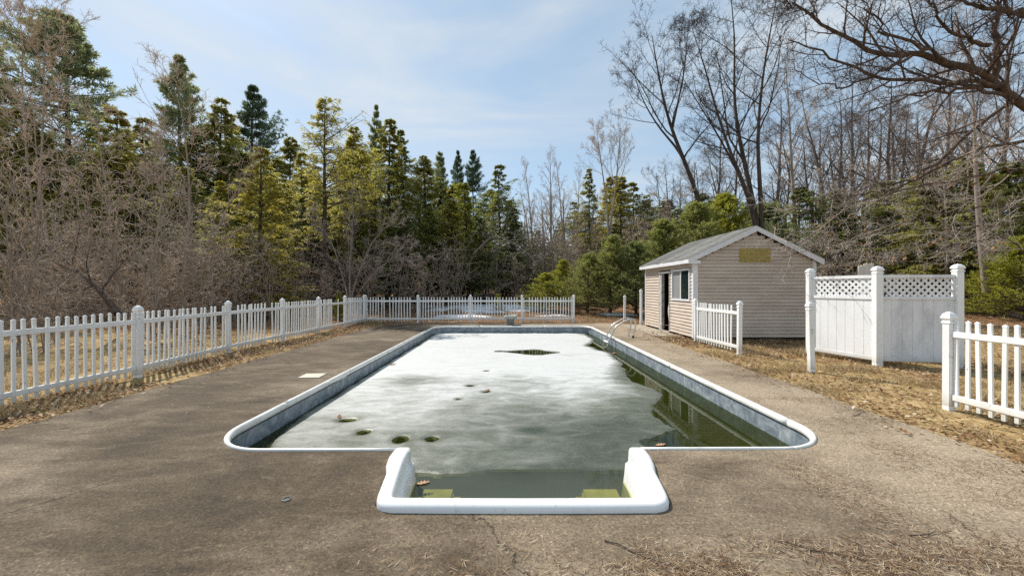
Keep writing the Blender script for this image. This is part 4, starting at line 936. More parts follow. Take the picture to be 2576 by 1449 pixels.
for i, (px, Y, top, c) in enumerate(((600, 22, 470, GRN), (760, 26, 470, GRN), (850, 27, 430, OLIVE), (930, 24, 520, GRN), (1010, 25, 500, DKG), (1090, 26, 520, GRN), (1140, 27, 500, OLIVE), (1215, 26, 540, DKG), (1285, 29, 520, DKG), (480, 24, 420, OLIVE), (200, 21, 400, OLIVE), (110, 23, 330, OLIVE), (700, 24, 450, OLIVE), (560, 21, 450, YEL), (690, 33, 400, OLIVE), (800, 31, 420, YEL), (860, 33, 380, OLIVE), (925, 34, 370, OLIVE), (1000, 35, 400, GRN), (1048, 36, 420, OLIVE), (1100, 35, 440, GRN), (1135, 34, 460, OLIVE), (1225, 34, 470, GRN), (1290, 34, 500, GRN), (330, 30, 330, OLIVE), (500, 32, 330, OLIVE), (610, 34, 380, GRN))):
    put('hemlock', hem, i % 5, px, Y, top, c, 'shorter hemlock filling in below the left and central tree tops', 'infill hemlocks of the wood', 1.15)
# --- right side conifers
g2 = 'conifers behind the shed side'
put('hemlock', hem, 1, 1560, 33, 440, YEL, 'golden hemlock left of the leaning bare tree', g2, 1.0)
put('hemlock', hem, 3, 1482, 37, 425, OLIVE, 'thin olive hemlock at the gap in the tree line', g2, 0.8)
put('hemlock', hem, 4, 1440, 42, 505, OLIVE, 'olive hemlock just right of the slender birches', g2, 1.0)
put('hemlock', hem, 2, 1525, 39, 445, YEL, 'yellowish hemlock behind the pale forked tree', g2, 1.1)
put('hemlock', hem, 4, 1595, 38, 455, OLIVE, 'olive hemlock right of the golden one', g2, 1.1)
put('hemlock', hem, 0, 1620, 32, 490, OLIVE, 'olive hemlock partly hidden by the leaning tree', g2, 1.0)
put('young_hemlock', yng, 1, 1372, 22, 688, FRESH, 'low bright yellow-green sapling at the right end of the far fence', g2, 1.9)
put('young_hemlock', yng, 0, 1415, 24, 655, FRESH, 'bright green sapling behind the end post of the far fence', g2, 1.3)
put('young_hemlock', yng, 1, 1478, 21, 640, GRN, 'dark green young evergreen left of the lone post', g2, 1.35)
put('young_hemlock', yng, 0, 1535, 20.5, 596, GRN, 'tallest young evergreen left of the shed', g2, 1.15)
put('young_hemlock', yng, 1, 1600, 20, 612, DKG, 'dark young evergreen touching the shed eave', g2, 1.25)
put('young_hemlock', yng, 0, 1668, 21, 560, GRN, 'young evergreen behind the left slope of the shed roof', g2, 1.4)
put('young_hemlock', yng, 1, 1745, 21, 520, GRN, 'wide young evergreen above the middle of the shed roof', g2, 1.3)
put('young_hemlock', yng, 0, 1835, 22, 495, FRESH, 'sunlit young evergreen left of the shed peak', g2, 1.25)
put('young_hemlock', yng, 1, 1930, 23, 520, DKG, 'young evergreen behind the shed peak', g2, 1.3)
put('hemlock', hem, 1, 2010, 25, 470, GRN, 'dark hemlock right of the shed peak', g2, 1.2)
put('hemlock', hem, 0, 2120, 24, 470, GRN, 'dark hemlock above the left panel of the lattice screen', g2, 1.3)
put('hemlock', hem, 1, 2240, 23, 450, GRN, 'dark hemlock straight above the tan boards', g2, 1.3)
put('hemlock', hem, 2, 2345, 20, 420, OLIVE, 'green hemlock above the right panel of the lattice screen', g2, 1.35)
put('hemlock', hem, 0, 2440, 19, 380, OLIVE, 'largest green hemlock on the far right behind the oak twigs', g2, 1.35)
put('hemlock', hem, 1, 2545, 20, 400, GRN, 'hemlock at the right picture edge', g2, 1.3)
put('young_hemlock', yng, 0, 2500, 17.5, 650, FRESH, 'small bright evergreen on the leaf field at the right', g2, 1.6)
put('young_hemlock', yng, 1, 2572, 16, 600, FRESH, 'yellow-green evergreen shrub at the right picture edge', g2, 1.3)
put('young_hemlock', yng, 1, 2450, 20, 685, GRN, 'low evergreen beside the right post of the lattice screen', g2, 1.8)
for i, (px, Y, top) in enumerate(((2060, 30, 560), (2170, 30, 580), (2290, 29, 560), (2390, 27, 560), (2490, 26, 540), (1960, 29, 560), (1800, 29, 500), (1700, 30, 520), (1540, 30, 560), (2560, 24, 520), (2200, 34, 500), (2100, 36, 520), (2320, 33, 480), (2420, 30, 460), (2530, 29, 440), (1900, 35, 500), (1680, 38, 500), (1760, 37, 490), (1400, 46, 560), (1350, 47, 580), (1480, 44, 530), (2660, 26, 430), (2740, 30, 400), (2830, 27, 420), (2930, 31, 380), (3040, 28, 400), (3150, 26, 420), (3270, 29, 380), (3390, 27, 400))):
    put('hemlock', hem, i % 5, px, Y, top, DKG, 'dim hemlock in the shade of the right-hand wood', 'shaded hemlocks on the right', 1.4)
# --- far backdrop
rb = random.Random(5)
bg_label = 'distant conifer seen only in pieces through the nearer trees'
for i in range(74):
    px = -150 + i * 38.5 + rb.uniform(-15, 15); Y = rb.uniform(44, 62)
    if px < 1300: top = np.interp(px, [-150, 300, 650, 900, 1050, 1200, 1300], [400, 400, 440, 500, 540, 570, 600]) + rb.uniform(0, 60)
    else: top = np.interp(px, [1300, 1400, 1600, 2000, 2700], [600, 590, 540, 540, 500]) + rb.uniform(0, 50)
    kind = rb.random()
    put('conifer', hem if kind < 0.7 else pin, rb.randrange(5) if kind < 0.7 else rb.randrange(3), px, Y, float(top), rb.choice((DKG, GRN, DKG, OLIVE)), bg_label, 'distant wood', 1.5)

for i in range(22):
    px = 560 + i * 37 + rb.uniform(-12, 12); Y = rb.uniform(33, 41)
    put('hemlock', hem, i % 3, px, Y, 655 + rb.uniform(-40, 25), rb.choice((DKG, GRN, DKG)), 'low dark hemlock deep in the shade of the central wood', 'low hemlocks deep in the wood', 2.2)
for i in range(26):
    px = 1330 + i * 50 + rb.uniform(-15, 15); Y = rb.uniform(38, 46)
    put('hemlock', hem, i % 3, px, Y, 640 + rb.uniform(-50, 25), rb.choice((DKG, GRN, DKG)), 'low dark hemlock far back in the right-hand wood', 'low hemlocks far back on the right', 2.2)

# --- bare deciduous trees
def pxtrunk(pts, n=14):
    """trunk through (column,row,distance) points"""
    W_ = np.array([(at(a_, y_), y_, zat(b_, y_)) for a_, b_, y_ in pts]); tt = np.linspace(0, len(pts) - 1, n)
    P_ = np.stack([np.interp(tt, np.arange(len(pts)), W_[:, j]) for j in range(3)], 1); P_[1:-1] = 0.25 * P_[:-2] + 0.5 * P_[1:-1] + 0.25 * P_[2:]
    return P_
def own_tree(name, label, stems, seed, levels, tr, mats=('bark_dark', 'bark_dark'), a=(25, 50), first=0.35, lr=0.42, up=0.05, wig=0.1, group=None, cat='tree', n=14, minr=0.007):
    P_ = np.stack([pxtrunk(s, n) for s in stems]); b0 = P_[0, 0].copy(); b0[2] = float(th(b0[0], b0[1])) - 0.05
    me_ = bare_tree(seed, 12, levels, mats, trunk=P_ - b0, tr=tr, a=a, first=first, lr=lr, up=up, wig=wig, minr=minr)
    o = empty(name, b0); tag(o, label, cat, group); link('trunk', me_[0], o); link('crown', me_[1], o); return o
g3 = 'bare trees behind the shed'
own_tree('bare_tree', 'bare tree leaning left with a dark slanting trunk behind the shed', [[(1800, 745, 22), (1768, 530, 22), (1728, 420, 22), (1690, 330, 21.6), (1668, 250, 21.3), (1655, 180, 21), (1640, 90, 21)], [(1728, 420, 22), (1705, 375, 22), (1660, 325, 22.5), (1625, 270, 22.8), (1600, 210, 23), (1590, 150, 23)], [(1690, 330, 21.6), (1705, 260, 21.4), (1720, 190, 21), (1726, 130, 21), (1730, 80, 21), (1735, 60, 21)]],
         61, (10, 7, 6, 3), 0.17, a=(28, 62), up=0.05, lr=0.40)
own_tree('bare_tree', 'big many-stemmed bare tree rising from behind the shed peak', [[(1925, 740, 20), (1905, 560, 20), (1880, 440, 20), (1855, 330, 20.3), (1845, 230, 20.5), (1850, 100, 20.6), (1835, -40, 20.8)], [(1915, 640, 20), (1880, 480, 19.8), (1835, 380, 19.5), (1800, 270, 19.3), (1770, 160, 19.2), (1740, 70, 19)], [(1920, 640, 20), (1912, 470, 19.7), (1905, 350, 19.5), (1915, 220, 19.3), (1935, 90, 19.2), (1960, -30, 19)], [(1905, 560, 20), (1870, 470, 20.4), (1850, 420, 20.6), (1800, 330, 21), (1750, 250, 21.3), (1700, 170, 21.5)]],
         62, (13, 8, 6, 3), 0.17, a=(28, 60), up=0.055, lr=0.34)
own_tree('bare_tree', 'pale forked bare tree at the gap left of the golden hemlock', [[(1525, 745, 29), (1530, 600, 29), (1548, 480, 29), (1555, 400, 29), (1562, 320, 29)], [(1532, 600, 29), (1525, 500, 29), (1515, 430, 29), (1508, 380, 29), (1502, 335, 29)]], 63, (12, 7, 5, 3), 0.12, ('bark_grey', 'twig_brown'), a=(20, 42), first=0.45, lr=0.3)
own_tree('bare_tree', 'grey bare tree standing over the lattice screen', [[(2010, 745, 25), (2000, 560, 25), (1990, 400, 25), (1985, 280, 25), (1975, 150, 25)]], 64, (14, 7, 5, 3), 0.16, ('bark_grey', 'twig_brown'), lr=0.36)
own_tree('bare_tree', 'straight bare trunk at the far right beyond the oak branches', [[(2480, 735, 17), (2465, 600, 17), (2455, 450, 17), (2450, 300, 17), (2440, 150, 17), (2430, 20, 17)]], 65, (13, 7, 5, 3), 0.13, ('bark_grey', 'twig_brown'), lr=0.33)
own_tree('bare_tree', 'thin dark sapling in front of the right-hand evergreens', [[(2385, 738, 19), (2378, 650, 19), (2380, 540, 19), (2372, 430, 19), (2368, 330, 19)]], 66, (14, 6, 5), 0.07, ('bark_grey', 'twig_brown'), lr=0.25)
for i, (px, Y, top, k) in enumerate(((2080, 30, 230, 0), (2150, 28, 190, 1), (2230, 31, 210, 2), (2300, 29, 160, 0), (2370, 30, 190, 1), (2530, 27, 100, 2), (1790, 31, 300, 1), (1840, 34, 330, 0), (2040, 35, 320, 2), (2190, 36, 300, 0), (2270, 37, 290, 1), (2420, 34, 220, 2), (1690, 34, 420, 2), (1940, 33, 260, 1), (2110, 24, 330, 2), (2560, 32, 160, 0), (1750, 27, 400, 2), (2330, 24, 300, 1), (2000, 38, 330, 0), (2060, 40, 300, 1), (2130, 41, 320, 2), (2210, 42, 310, 0), (2260, 27, 260, 2), (2350, 40, 280, 1), (2400, 28, 240, 0), (2460, 38, 250, 2), (2510, 36, 230, 1), (1880, 38, 330, 2), (1960, 41, 350, 1), (1820, 40, 380, 0), (1770, 38, 400, 2), (1720, 36, 440, 1), (1660, 37, 440, 0), (2180, 33, 260, 2), (2100, 34, 260, 0), (2640, 30, 180, 1), (2720, 26, 200, 2), (2850, 29, 160, 0), (2980, 27, 190, 1), (3120, 30, 150, 2), (3300, 28, 180, 0))):
    x = at(px, Y); H = 14 if k < 2 else 12
    tree('bare_tree', wood[k], x, Y, (zat(top, Y) - float(th(x, Y))) / H, px * 0.7, 'bare grey tree in the thin wood right of the shed', 'tree', 'bare wood on the right')
for i, (px, Y, top) in enumerate(((1345, 40, 402), (1385, 39, 388), (1422, 41, 400), (1455, 42, 420))):
    x = at(px, Y); tree('birch', bare[3], x, Y, (zat(top, Y) - float(th(x, Y))) / 12, px * 1.3, ['leftmost slender birch in the central gap of the tree line', 'tallest slender birch in the central gap of the tree line', 'third slender birch from the left in the central gap', 'rightmost slender birch in the central gap of the tree line'][i], 'tree', 'slender birches in the gap', sx=0.75)
for i, (px, Y, top, k) in enumerate(((1330, 33, 560, 2), (1372, 32, 540, 3), (1410, 33, 520, 2), (1445, 31, 540, 3), (1490, 30, 560, 2), (1350, 29, 610, 3), (1430, 28, 600, 2), (1395, 36, 470, 0), (1340, 37, 480, 2), (1365, 38, 500, 1), (1430, 37, 470, 0), (1470, 36, 470, 2), (1320, 40, 520, 3), (1560, 26, 560, 2), (1620, 27, 540, 1), (1660, 26, 520, 2))):
    x = at(px, Y); tree('bare_sapling', bare[k], x, Y, (zat(top, Y) - float(th(x, Y))) / (14 if k < 2 else 12), px * 0.9, 'greyish bare sapling in the gap between the fence end and the shed', 'tree', 'saplings in the gap', sx=1.25)

# birch stems in the left thicket
g4 = 'pale stems in the left thicket'
BM = ('bark_birch', 'twig_brown')
own_tree('birch', 'pale birch stem curving up in front of the pointed pine', [[(452, 760, 13), (470, 640, 13), (478, 540, 13.2), (476, 440, 13.4), (465, 340, 13.6), (452, 250, 13.8), (410, 165, 14)]], 71, (12, 6, 4, 2), 0.055, BM, lr=0.30, up=0.03, group=g4)
own_tree('birch', 'crooked pale birch stem below the broad pine', [[(300, 770, 12), (290, 640, 12), (272, 560, 12), (282, 510, 12.2), (262, 440, 12.4), (250, 370, 12.6), (245, 280, 12.8)]], 72, (12, 6, 4, 2), 0.05, BM, lr=0.30, up=0.03, group=g4)
own_tree('birch', 'straight pinkish birch stem left of the curved one', [[(345, 790, 12.5), (375, 690, 12.5), (400, 570, 12.7), (408, 480, 12.8), (409, 400, 13), (405, 310, 13.2)]], 73, (12, 6, 4, 2), 0.05, BM, lr=0.30, up=0.03, group=g4)
own_tree('birch', 'slim birch stem leaning right across the bushy hemlock', [[(500, 700, 14), (545, 580, 14), (568, 530, 14), (600, 470, 14), (625, 430, 14), (640, 395, 14)]], 74, (10, 5, 4), 0.045, BM, lr=0.22, group=g4)
own_tree('birch', 'thin pale stem near the left edge of the thicket', [[(150, 790, 11), (125, 640, 11), (108, 540, 11.2), (95, 430, 11.4), (88, 330, 11.6), (80, 230, 12)]], 75, (12, 6, 4, 2), 0.05, BM, lr=0.32, group=g4)
own_tree('bare_tree', 'fine twiggy bare tree against the sky left of the broad pine', [[(60, 790, 15), (90, 600, 15), (105, 400, 15), (110, 250, 15), (112, 120, 15), (118, 10, 15)], [(90, 600, 15), (70, 420, 15), (60, 300, 15), (55, 180, 15), (58, 90, 15)][:5] + [(45, 30, 15)]], 76, (13, 6, 5, 3), 0.06, ('bark_grey', 'twig_brown'), lr=0.30, a=(20, 45), group=g4)
own_tree('bare_tree', 'fallen grey stem leaning through the brush behind the left fence', [[(335, 800, 11), (355, 745, 11), (395, 710, 11.2), (420, 690, 11.3), (428, 672, 11.3)]], 77, (8, 5, 4), 0.05, ('bark_birch', 'twig_brown'), lr=0.3, first=0.2, group=g4)
own_tree('bare_tree', 'stout brown leaning trunk close behind the left fence', [[(295, 790, 10), (270, 752, 10.2), (245, 725, 10.4), (205, 690, 10.6), (150, 640, 11), (100, 590, 11.5)]], 78, (10, 6, 5, 2), 0.085, ('bark_oak', 'twig_brown'), lr=0.4, first=0.3, group=g4)
own_tree('bare_bush', 'wide bare bush with sweeping branches left of the fence corner', [[(880, 765, 19), (900, 690, 19), (930, 620, 19), (970, 570, 18.8), (1010, 545, 18.6)], [(880, 765, 19), (880, 680, 19), (885, 600, 19), (890, 530, 19), (880, 480, 19)], [(880, 765, 19), (860, 690, 19), (840, 620, 19), (810, 570, 19), (780, 540, 19)], [(885, 765, 19), (920, 710, 18.7), (960, 670, 18.5), (1000, 640, 18.4), (1040, 630, 18.3)]], 79, (14, 7, 5), 0.05, ('bark_grey', 'twig_pale'), lr=0.42, first=0.15, a=(20, 45), up=0.0, cat='bush')
own_tree('bare_tree', 'half-fallen bare stem slanting right below the dark hemlock', [[(1190, 640, 25), (1240, 590, 24.5), (1290, 610, 24), (1330, 640, 23.6), (1350, 665, 23.4)]], 80, (14, 6, 4), 0.05, ('bark_grey', 'twig_pale'), lr=0.45, first=0.1, a=(40, 75))
# brush
sap = [bare_tree(91, 6, (8, 4, 2), BR, a=(18, 42), first=0.15, lr=0.36, wig=0.12, nstems=3, tr=0.032, kmax=5, up=0.03, minr=0.012), bare_tree(92, 6, (10, 4, 2), BR, a=(22, 50), first=0.12, lr=0.32, wig=0.14, nstems=2, tr=0.035, kmax=5, up=0.02, minr=0.012), bare_tree(93, 6, (8, 4, 2), BR, a=(20, 60), first=0.1, lr=0.38, wig=0.18, nstems=4, tr=0.026, kmax=5, up=0.01, minr=0.012)]
rb = random.Random(23); n = 0
while n < 21:
    Y = rb.uniform(8.5, 18); x = rb.uniform(-22, -9.0); px = 1288 + 950 * x / Y
    if px < -150 or px > 700: continue
    lim = np.interp(px, [-200, 0, 300, 500, 650, 800], [230, 250, 330, 380, 450, 520]) + rb.uniform(0, 170)
    h_ = min(zat(lim, Y), (-6.4 - x) * 1.35 + 1.5, 9.5)
    tree('brush_sapling', sap[n % 3], x, Y, max(0.5, h_ / 6 * 0.95), rb.uniform(0, 6.28), 'upright bare sapling rising out of the thicket behind the left fence', 'sapling', 'saplings in the left thicket', sx=rb.uniform(0.8, 1.15)); n += 1
rb = random.Random(11); n = 0
while n < 17:
    Y = rb.uniform(8.0, 19); x = rb.uniform(-22, -8.6)
    px = 1288 + 950 * x / Y
    if px < -170 or px > 760 or (px > 620 and rb.random() < 0.5): continue
    lim = np.interp(px, [-200, 0, 300, 500, 650, 800], [500, 520, 560, 590, 620, 650])
    k = rb.randrange(3); H = (4.2, 5.2, 3.2)[k]; hmax = zat(lim + rb.uniform(-20, 130), Y); hmax = min(hmax, (-6.9 - x) * 1.3 + 1.2, 8.5)
    s = max(0.45, hmax / H * 0.85)
    tree('brush_shrub', shr[k], x, Y, s, rb.uniform(0, 6.28), 'bare twiggy shrub in the tangled thicket behind the left fence', 'shrub', 'brush behind the left fence', sx=rb.uniform(0.9, 1.25)); n += 1
for i, (px, Y, s) in enumerate(((700, 20, .8), (760, 19, .7), (820, 20, .8), (930, 21, .8), (1000, 22, .8), (1060, 22, .9), (1110, 24, 1.0), (740, 22, 1.0), (880, 23, 1.0), (1150, 25, 1.0), (1230, 26, .9), (640, 18, .8), (600, 17, .9), (560, 16.5, .9), (1300, 27, .9))):
    tree('brush_shrub', shr[i % 3], at(px, Y), Y, s, i * 1.9, 'bare undergrowth shrub in the shade beneath the central hemlocks', 'shrub', 'undergrowth below the hemlocks', sx=1.2)
for i, (px, Y, s) in enumerate(((1340, 30, 1.3), (1390, 29, 1.2), (1440, 28, 1.2), (1650, 24, 1.2), (1720, 24, 1.4), (2010, 22, 1.1), (2090, 20, 0.9), (2180, 20, 0.8), (2060, 17, 0.8))):
    tree('brush_shrub', shr[i % 3], at(px, Y), Y, s, i * 2.3, 'bare twiggy shrub in the undergrowth around the back of the shed', 'shrub', 'undergrowth behind the shed', sx=1.2)
tree('young_hemlock', yng[0], at(1255, 22), 22, 0.20, 0.3, 'tiny green seedling behind the far fence right of centre', 'tree', None, FRESH, 1.2)
tree('young_hemlock', yng[0], at(855, 17.8), 17.8, 0.26, 1.3, 'small green seedling behind the far left fence corner', 'tree', None, FRESH, 0.8)

# --- the great oak at the right edge
def zx(a_, b_): return ((1700 + a_ / 1.61) / 1.1646, (b_ / 1.61) / 1.1646)
def limb(pts, y0, y1):
    n_ = len(pts); return [(*zx(a_, b_), y0 + (y1 - y0) * i / (n_ - 1)) for i, (a_, b_) in enumerate(pts)]
limbs = [
    (limb([(2190, 560), (2093, 485), (1950, 400), (1850, 330), (1700, 280), (1560, 265), (1400, 245), (1280, 200), (1130, 100), (1000, 15)], 9.6, 8.6), 0.17),
    (limb([(2010, 440), (1955, 380), (1958, 280), (1972, 160), (1960, 60), (1990, -60)], 9.4, 9.0), 0.13),
    (limb([(1960, 410), (1880, 395), (1750, 382), (1600, 380), (1450, 392), (1300, 340), (1200, 270), (1080, 215), (980, 190)], 9.3, 8.2), 0.09),
    (limb([(2000, 450), (1850, 420), (1700, 425), (1540, 445), (1400, 505), (1270, 580)], 9.3, 8.4), 0.065),
    (limb([(2120, 470), (1990, 510), (1900, 570), (1790, 660), (1700, 750), (1600, 840), (1480, 872), (1370, 858), (1250, 800)], 9.6, 9.2), 0.085),
    (limb([(2190, 640), (2093, 655), (1990, 668), (1850, 720), (1720, 765), (1580, 860), (1420, 900), (1250, 930), (1080, 950)], 9.4, 9.4), 0.075),
    (limb([(2190, 830), (2093, 795), (2035, 782), (1900, 830), (1700, 850), (1500, 905), (1250, 960), (1000, 1010), (900, 1090)], 9.2, 9.6), 0.05),
    (limb([(2190, 90), (2080, 60), (1990, 60), (1900, 25), (1760, 10), (1600, -20)], 9.6, 8.6), 0.12),
    (limb([(1930, 215), (1840, 185), (1700, 110), (1660, 40), (1600, -40)], 9.0, 8.4), 0.075),
    (limb([(1720, 285), (1600, 210), (1450, 160), (1400, 100), (1330, 30), (1290, -40)], 9.0, 8.2), 0.06),
    (limb([(2190, 1040), (2093, 1050), (1960, 1060), (1800, 1085), (1620, 1070), (1420, 1090), (1200, 1140), (1000, 1180)], 8.6, 9.4), 0.035),
    (limb([(2190, 950), (2093, 985), (1900, 970), (1700, 1010), (1480, 1050), (1250, 1120), (1050, 1190), (900, 1240)], 8.8, 9.6), 0.035),
    (limb([(2190, 1180), (2093, 1190), (2040, 1130), (1960, 1110), (1800, 1160), (1600, 1190), (1400, 1215)], 8.2, 8.8), 0.030),
    (limb([(1560, 268), (1450, 330), (1330, 380), (1250, 420), (1130, 400), (1000, 330)], 8.7, 8.0), 0.05),
    (limb([(1130, 110), (1060, 60), (980, 20), (900, -30)], 8.6, 8.2), 0.04)]
oak = empty('oak_tree', (14.4, 9.6, float(th(14.4, 9.6)))); tag(oak, 'great bare oak reaching in from the right edge over the yard', 'tree')
rng = np.random.default_rng(81); OB = np.array([14.4, 9.6, float(th(14.4, 9.6))])
thick, thin, pale = [], [], []
Tk = np.array([[14.4, 9.6, -0.1], [14.35, 9.6, 1.5], [14.4, 9.6, 3.0], [14.3, 9.65, 4.6], [14.2, 9.7, 6.2], [14.3, 9.8, 8.5], [14.4, 9.8, 11.5]])[None]
thick.append(tubes(Tk, np.array([[0.46, 0.38, 0.36, 0.34, 0.28, 0.2, 0.1]]), 12))
Ps, Rs = [], []
for pts, r in limbs:
    P_ = pxtrunk(pts, 18)
    # join the limb's root to the trunk
    Ps.append(P_); r *= 0.64; Rs.append(r * (1 - np.linspace(0, 1, 18) * 0.82))
    if pts[0][0] > 2560:
        r0 = P_[0]; j = np.stack([np.array([14.3, 9.6, max(1.5, r0[2] - 0.7)]), 0.5 * (np.array([14.3, 9.6, max(1.5, r0[2] - 0.4)]) + r0), r0, P_[1]])[None]
        thick.append(tubes(j, np.array([[r * 1.5, r * 1.2, r, r * 0.97]]), 8))
Ps = np.stack(Ps); Rs = np.stack(Rs); Ps[:, 1:-1] += rng.normal(0, 0.035, Ps[:, 1:-1].shape)
thick.append(tubes(Ps, Rs, 8))
up_l, lo_l = [0, 1, 2, 3, 4, 7, 8, 9, 13, 14], [5, 6, 10, 11, 12]
for sel, m1, upb, dst in ((up_l, 15, 0.045, thin), (lo_l, 13, 0.03, pale)):
    P1_, R1_ = spawn(rng, Ps[sel], Rs[sel], m1, 0.12, 0.99, 25, 60, 0.34, 8, 0.10, upb, 0.55, 0.008, 0.55, 0.4)
    thick.append(tubes(P1_, R1_, 5)) if dst is thin else dst.append(tubes(P1_, R1_, 5))
    P2b, R2b = spawn(rng, P1_, R1_, 8, 0.12, 0.99, 28, 62, 0.42, 6, 0.13, upb, 0.6, 0.005, 0.5, 0.2)
    dst.append(tubes(P2b, R2b, 4))
    P3b, R3b = spawn(rng, P2b, R2b, 5, 0.1, 0.99, 28, 65, 0.45, 4, 0.16, upb, 0.6, 0.0035, 0.5, 0.12)
    dst.append(tubes(P3b, R3b, 3))
    P4b, R4b = spawn(rng, P3b[::2], R3b[::2], 2, 0.2, 0.99, 25, 60, 0.5, 3, 0.16, upb, 0.6, 0.003, 0.5, 0.08)
    dst.append(tubes(P4b, R4b, 3))
for nm, lst, mt in (('trunk', thick, 'bark_oak'), ('crown', thin, 'bark_oak'), ('drooping_twigs', pale, 'twig_pale')):
    V, F = merge(lst); link(nm, mesh_np(nm, V - OB, [F], M[mt], nm == 'trunk'), oak)
# a few brown leaves still hanging on the low twigs
tips = P3b[:, -1]; sel = rng.random(len(tips)) < 0.14; tips = tips[sel]; tips = tips[np.abs(vnoise(tips[:, 0] * 1.2, tips[:, 2] * 1.6)) > 0.55]
d_ = nrmz(rng.normal(0, 1, tips.shape) - [0, 0, 0.8]); V, F = quads(tips, d_, nrmz(rng.normal(0, 1, tips.shape)), rng.uniform(0.07, 0.13, len(tips)), rng.uniform(0.02, 0.035, len(tips)))
lo_ = link('hanging_leaves', mesh_np('hanging_leaves', V - OB, [F], M['dead_leaves']), oak); lo_['kind'] = 'stuff'

# ------------------------------------------------------------------ ground cover
rng = np.random.default_rng(5)
def inside_pad(x, y): return (x > 4.37) & (x < 5.3) & (y > 11.6) & (y < 15.6)
def yard(n, boxes):
    out = []
    for (x0, x1, y0, y1, dn) in boxes:
        m_ = int(n * dn); out.append(np.stack([rng.uniform(x0, x1, m_), rng.uniform(y0, y1, m_)], 1))
    p_ = np.concatenate(out); x, y = p_[:, 0], p_[:, 1]
    bad = ((x > -5.36) & (x < 4.34) & (y < 16.1)) | inside_pad(x, y) | ((x > SX0 - 0.02) & (x < SX1 + 0.02) & (y > SY0 - 0.02) & (y < SY1))
    return p_[~bad]
boxes = [(-6.6, -5.30, 3.0, 16.3, 0.16), (-9.5, -6.6, 3.0, 16.3, 0.14), (4.32, 9.5, 1.5, 11.0, 0.38), (9.5, 16, 4, 18, 0.12), (-6.5, 5.5, 16.05, 20, 0.14), (4.35, 5.3, 10.5, 12, 0.03)]
p_ = yard(240000, boxes); cl = fbm(p_[:, 0] * 1.6, p_[:, 1] * 1.6, 3); p_ = p_[cl + rng.normal(0, 0.12, len(cl)) > 0.44]
n = len(p_); z = th(p_[:, 0], p_[:, 1]); P0 = np.column_stack([p_, z - 0.01]); h = rng.uniform(0.015, 0.075, n) * (0.35 + 3.2 * np.clip(fbm(p_[:, 0] * 2.3 + 7, p_[:, 1] * 2.3, 3) - 0.42, 0, 1) * 2)
az = rng.random(n) * 6.28; ln = rng.uniform(0.5, 1.7, n); d_ = np.column_stack([np.cos(az) * ln, np.sin(az) * ln, np.ones(n)]); sd_ = np.column_stack([-np.sin(az), np.cos(az), np.zeros(n)])
w_ = rng.uniform(0.0025, 0.005, n)[:, None]; V = np.stack([P0 - sd_ * w_, P0 + sd_ * w_, P0 + d_ * h[:, None]], 1).reshape(-1, 3)
gr = link('dry_grass', mesh_np('dry_grass', V, [np.arange(n * 3).reshape(-1, 3)], M['dry_blades'])); tag(gr, 'matted dry tan grass around the deck', 'grass', None, 'stuff')
def scatter_leaves(name, p_, lab, smin, smax):
    n = len(p_); z = th(p_[:, 0], p_[:, 1]); on = ((p_[:, 0] > -5.37) & (p_[:, 0] < 4.36) & (p_[:, 1] < 16.1)); z = np.where(on, 0.004, z); z = np.where(inside_pad(p_[:, 0], p_[:, 1]), 0.02, z)
    az = rng.random(n) * 6.28; ti = rng.normal(0, 0.35, (n, 2)); L = rng.uniform(smin, smax, n); wd = L * rng.uniform(0.25, 0.4, n); lift = rng.uniform(0.003, 0.022, n)
    d_ = nrmz(np.column_stack([np.cos(az), np.sin(az), ti[:, 0]])); s_ = nrmz(np.column_stack([-np.sin(az), np.cos(az), ti[:, 1]]))
    c_ = np.column_stack([p_, z + lift + np.abs(ti).sum(1) * L * 0.4]); cu = (rng.uniform(0.05, 0.5, n) * wd)[:, None] * np.array([0, 0, 1.0])
    V = np.stack([c_ - d_ * L[:, None] / 2, c_ - d_ * L[:, None] * 0.15 + s_ * wd[:, None] + cu, c_ + d_ * L[:, None] / 2, c_ - d_ * L[:, None] * 0.15 - s_ * wd[:, None] + cu], 1).reshape(-1, 3)
    i = np.arange(n)[:, None] * 4; F = np.concatenate([i + np.array([[0, 2, 1]]), i + np.array([[0, 3, 2]])])
    o = link(name, mesh_np(name, V, [F], M['dead_leaves'])); tag(o, lab, 'leaves', None, 'stuff')
lb = [(-6.6, -5.30, 3.0, 16.3, 0.20), (-9.5, -6.6, 3.0, 18, 0.08), (4.32, 9.5, 1.5, 11.0, 0.26), (9.0, 22, 6, 26, 0.55), (-7, 9, 16.05, 26, 0.42), (4.30, 5.4, 9.5, 12.6, 0.06), (5.2, 9.2, 10.0, 11.2, 0.02)]
p_ = yard(64000, lb); cl = fbm(p_[:, 0] * 1.1 + 50, p_[:, 1] * 1.1, 3); p_ = p_[(cl + rng.normal(0, 0.10, len(cl)) > 0.44) | (p_[:, 1] > 16) & (rng.random(len(cl)) < 0.6) | (p_[:, 0] > 9)]
dk = np.column_stack([np.concatenate([rng.uniform(4.0, 4.37, 160), rng.uniform(-5.42, -5.1, 120), rng.uniform(4.37, 5.25, 130), rng.uniform(3.9, 4.5, 120)]), np.concatenate([rng.uniform(2, 11.5, 160), rng.uniform(3, 15, 120), rng.uniform(11.6, 12.9, 130), rng.uniform(10.6, 13.5, 120)])])
scatter_leaves('leaf_litter', np.concatenate([p_, dk]), 'brown fallen leaves strewn over the yard', 0.028, 0.07)
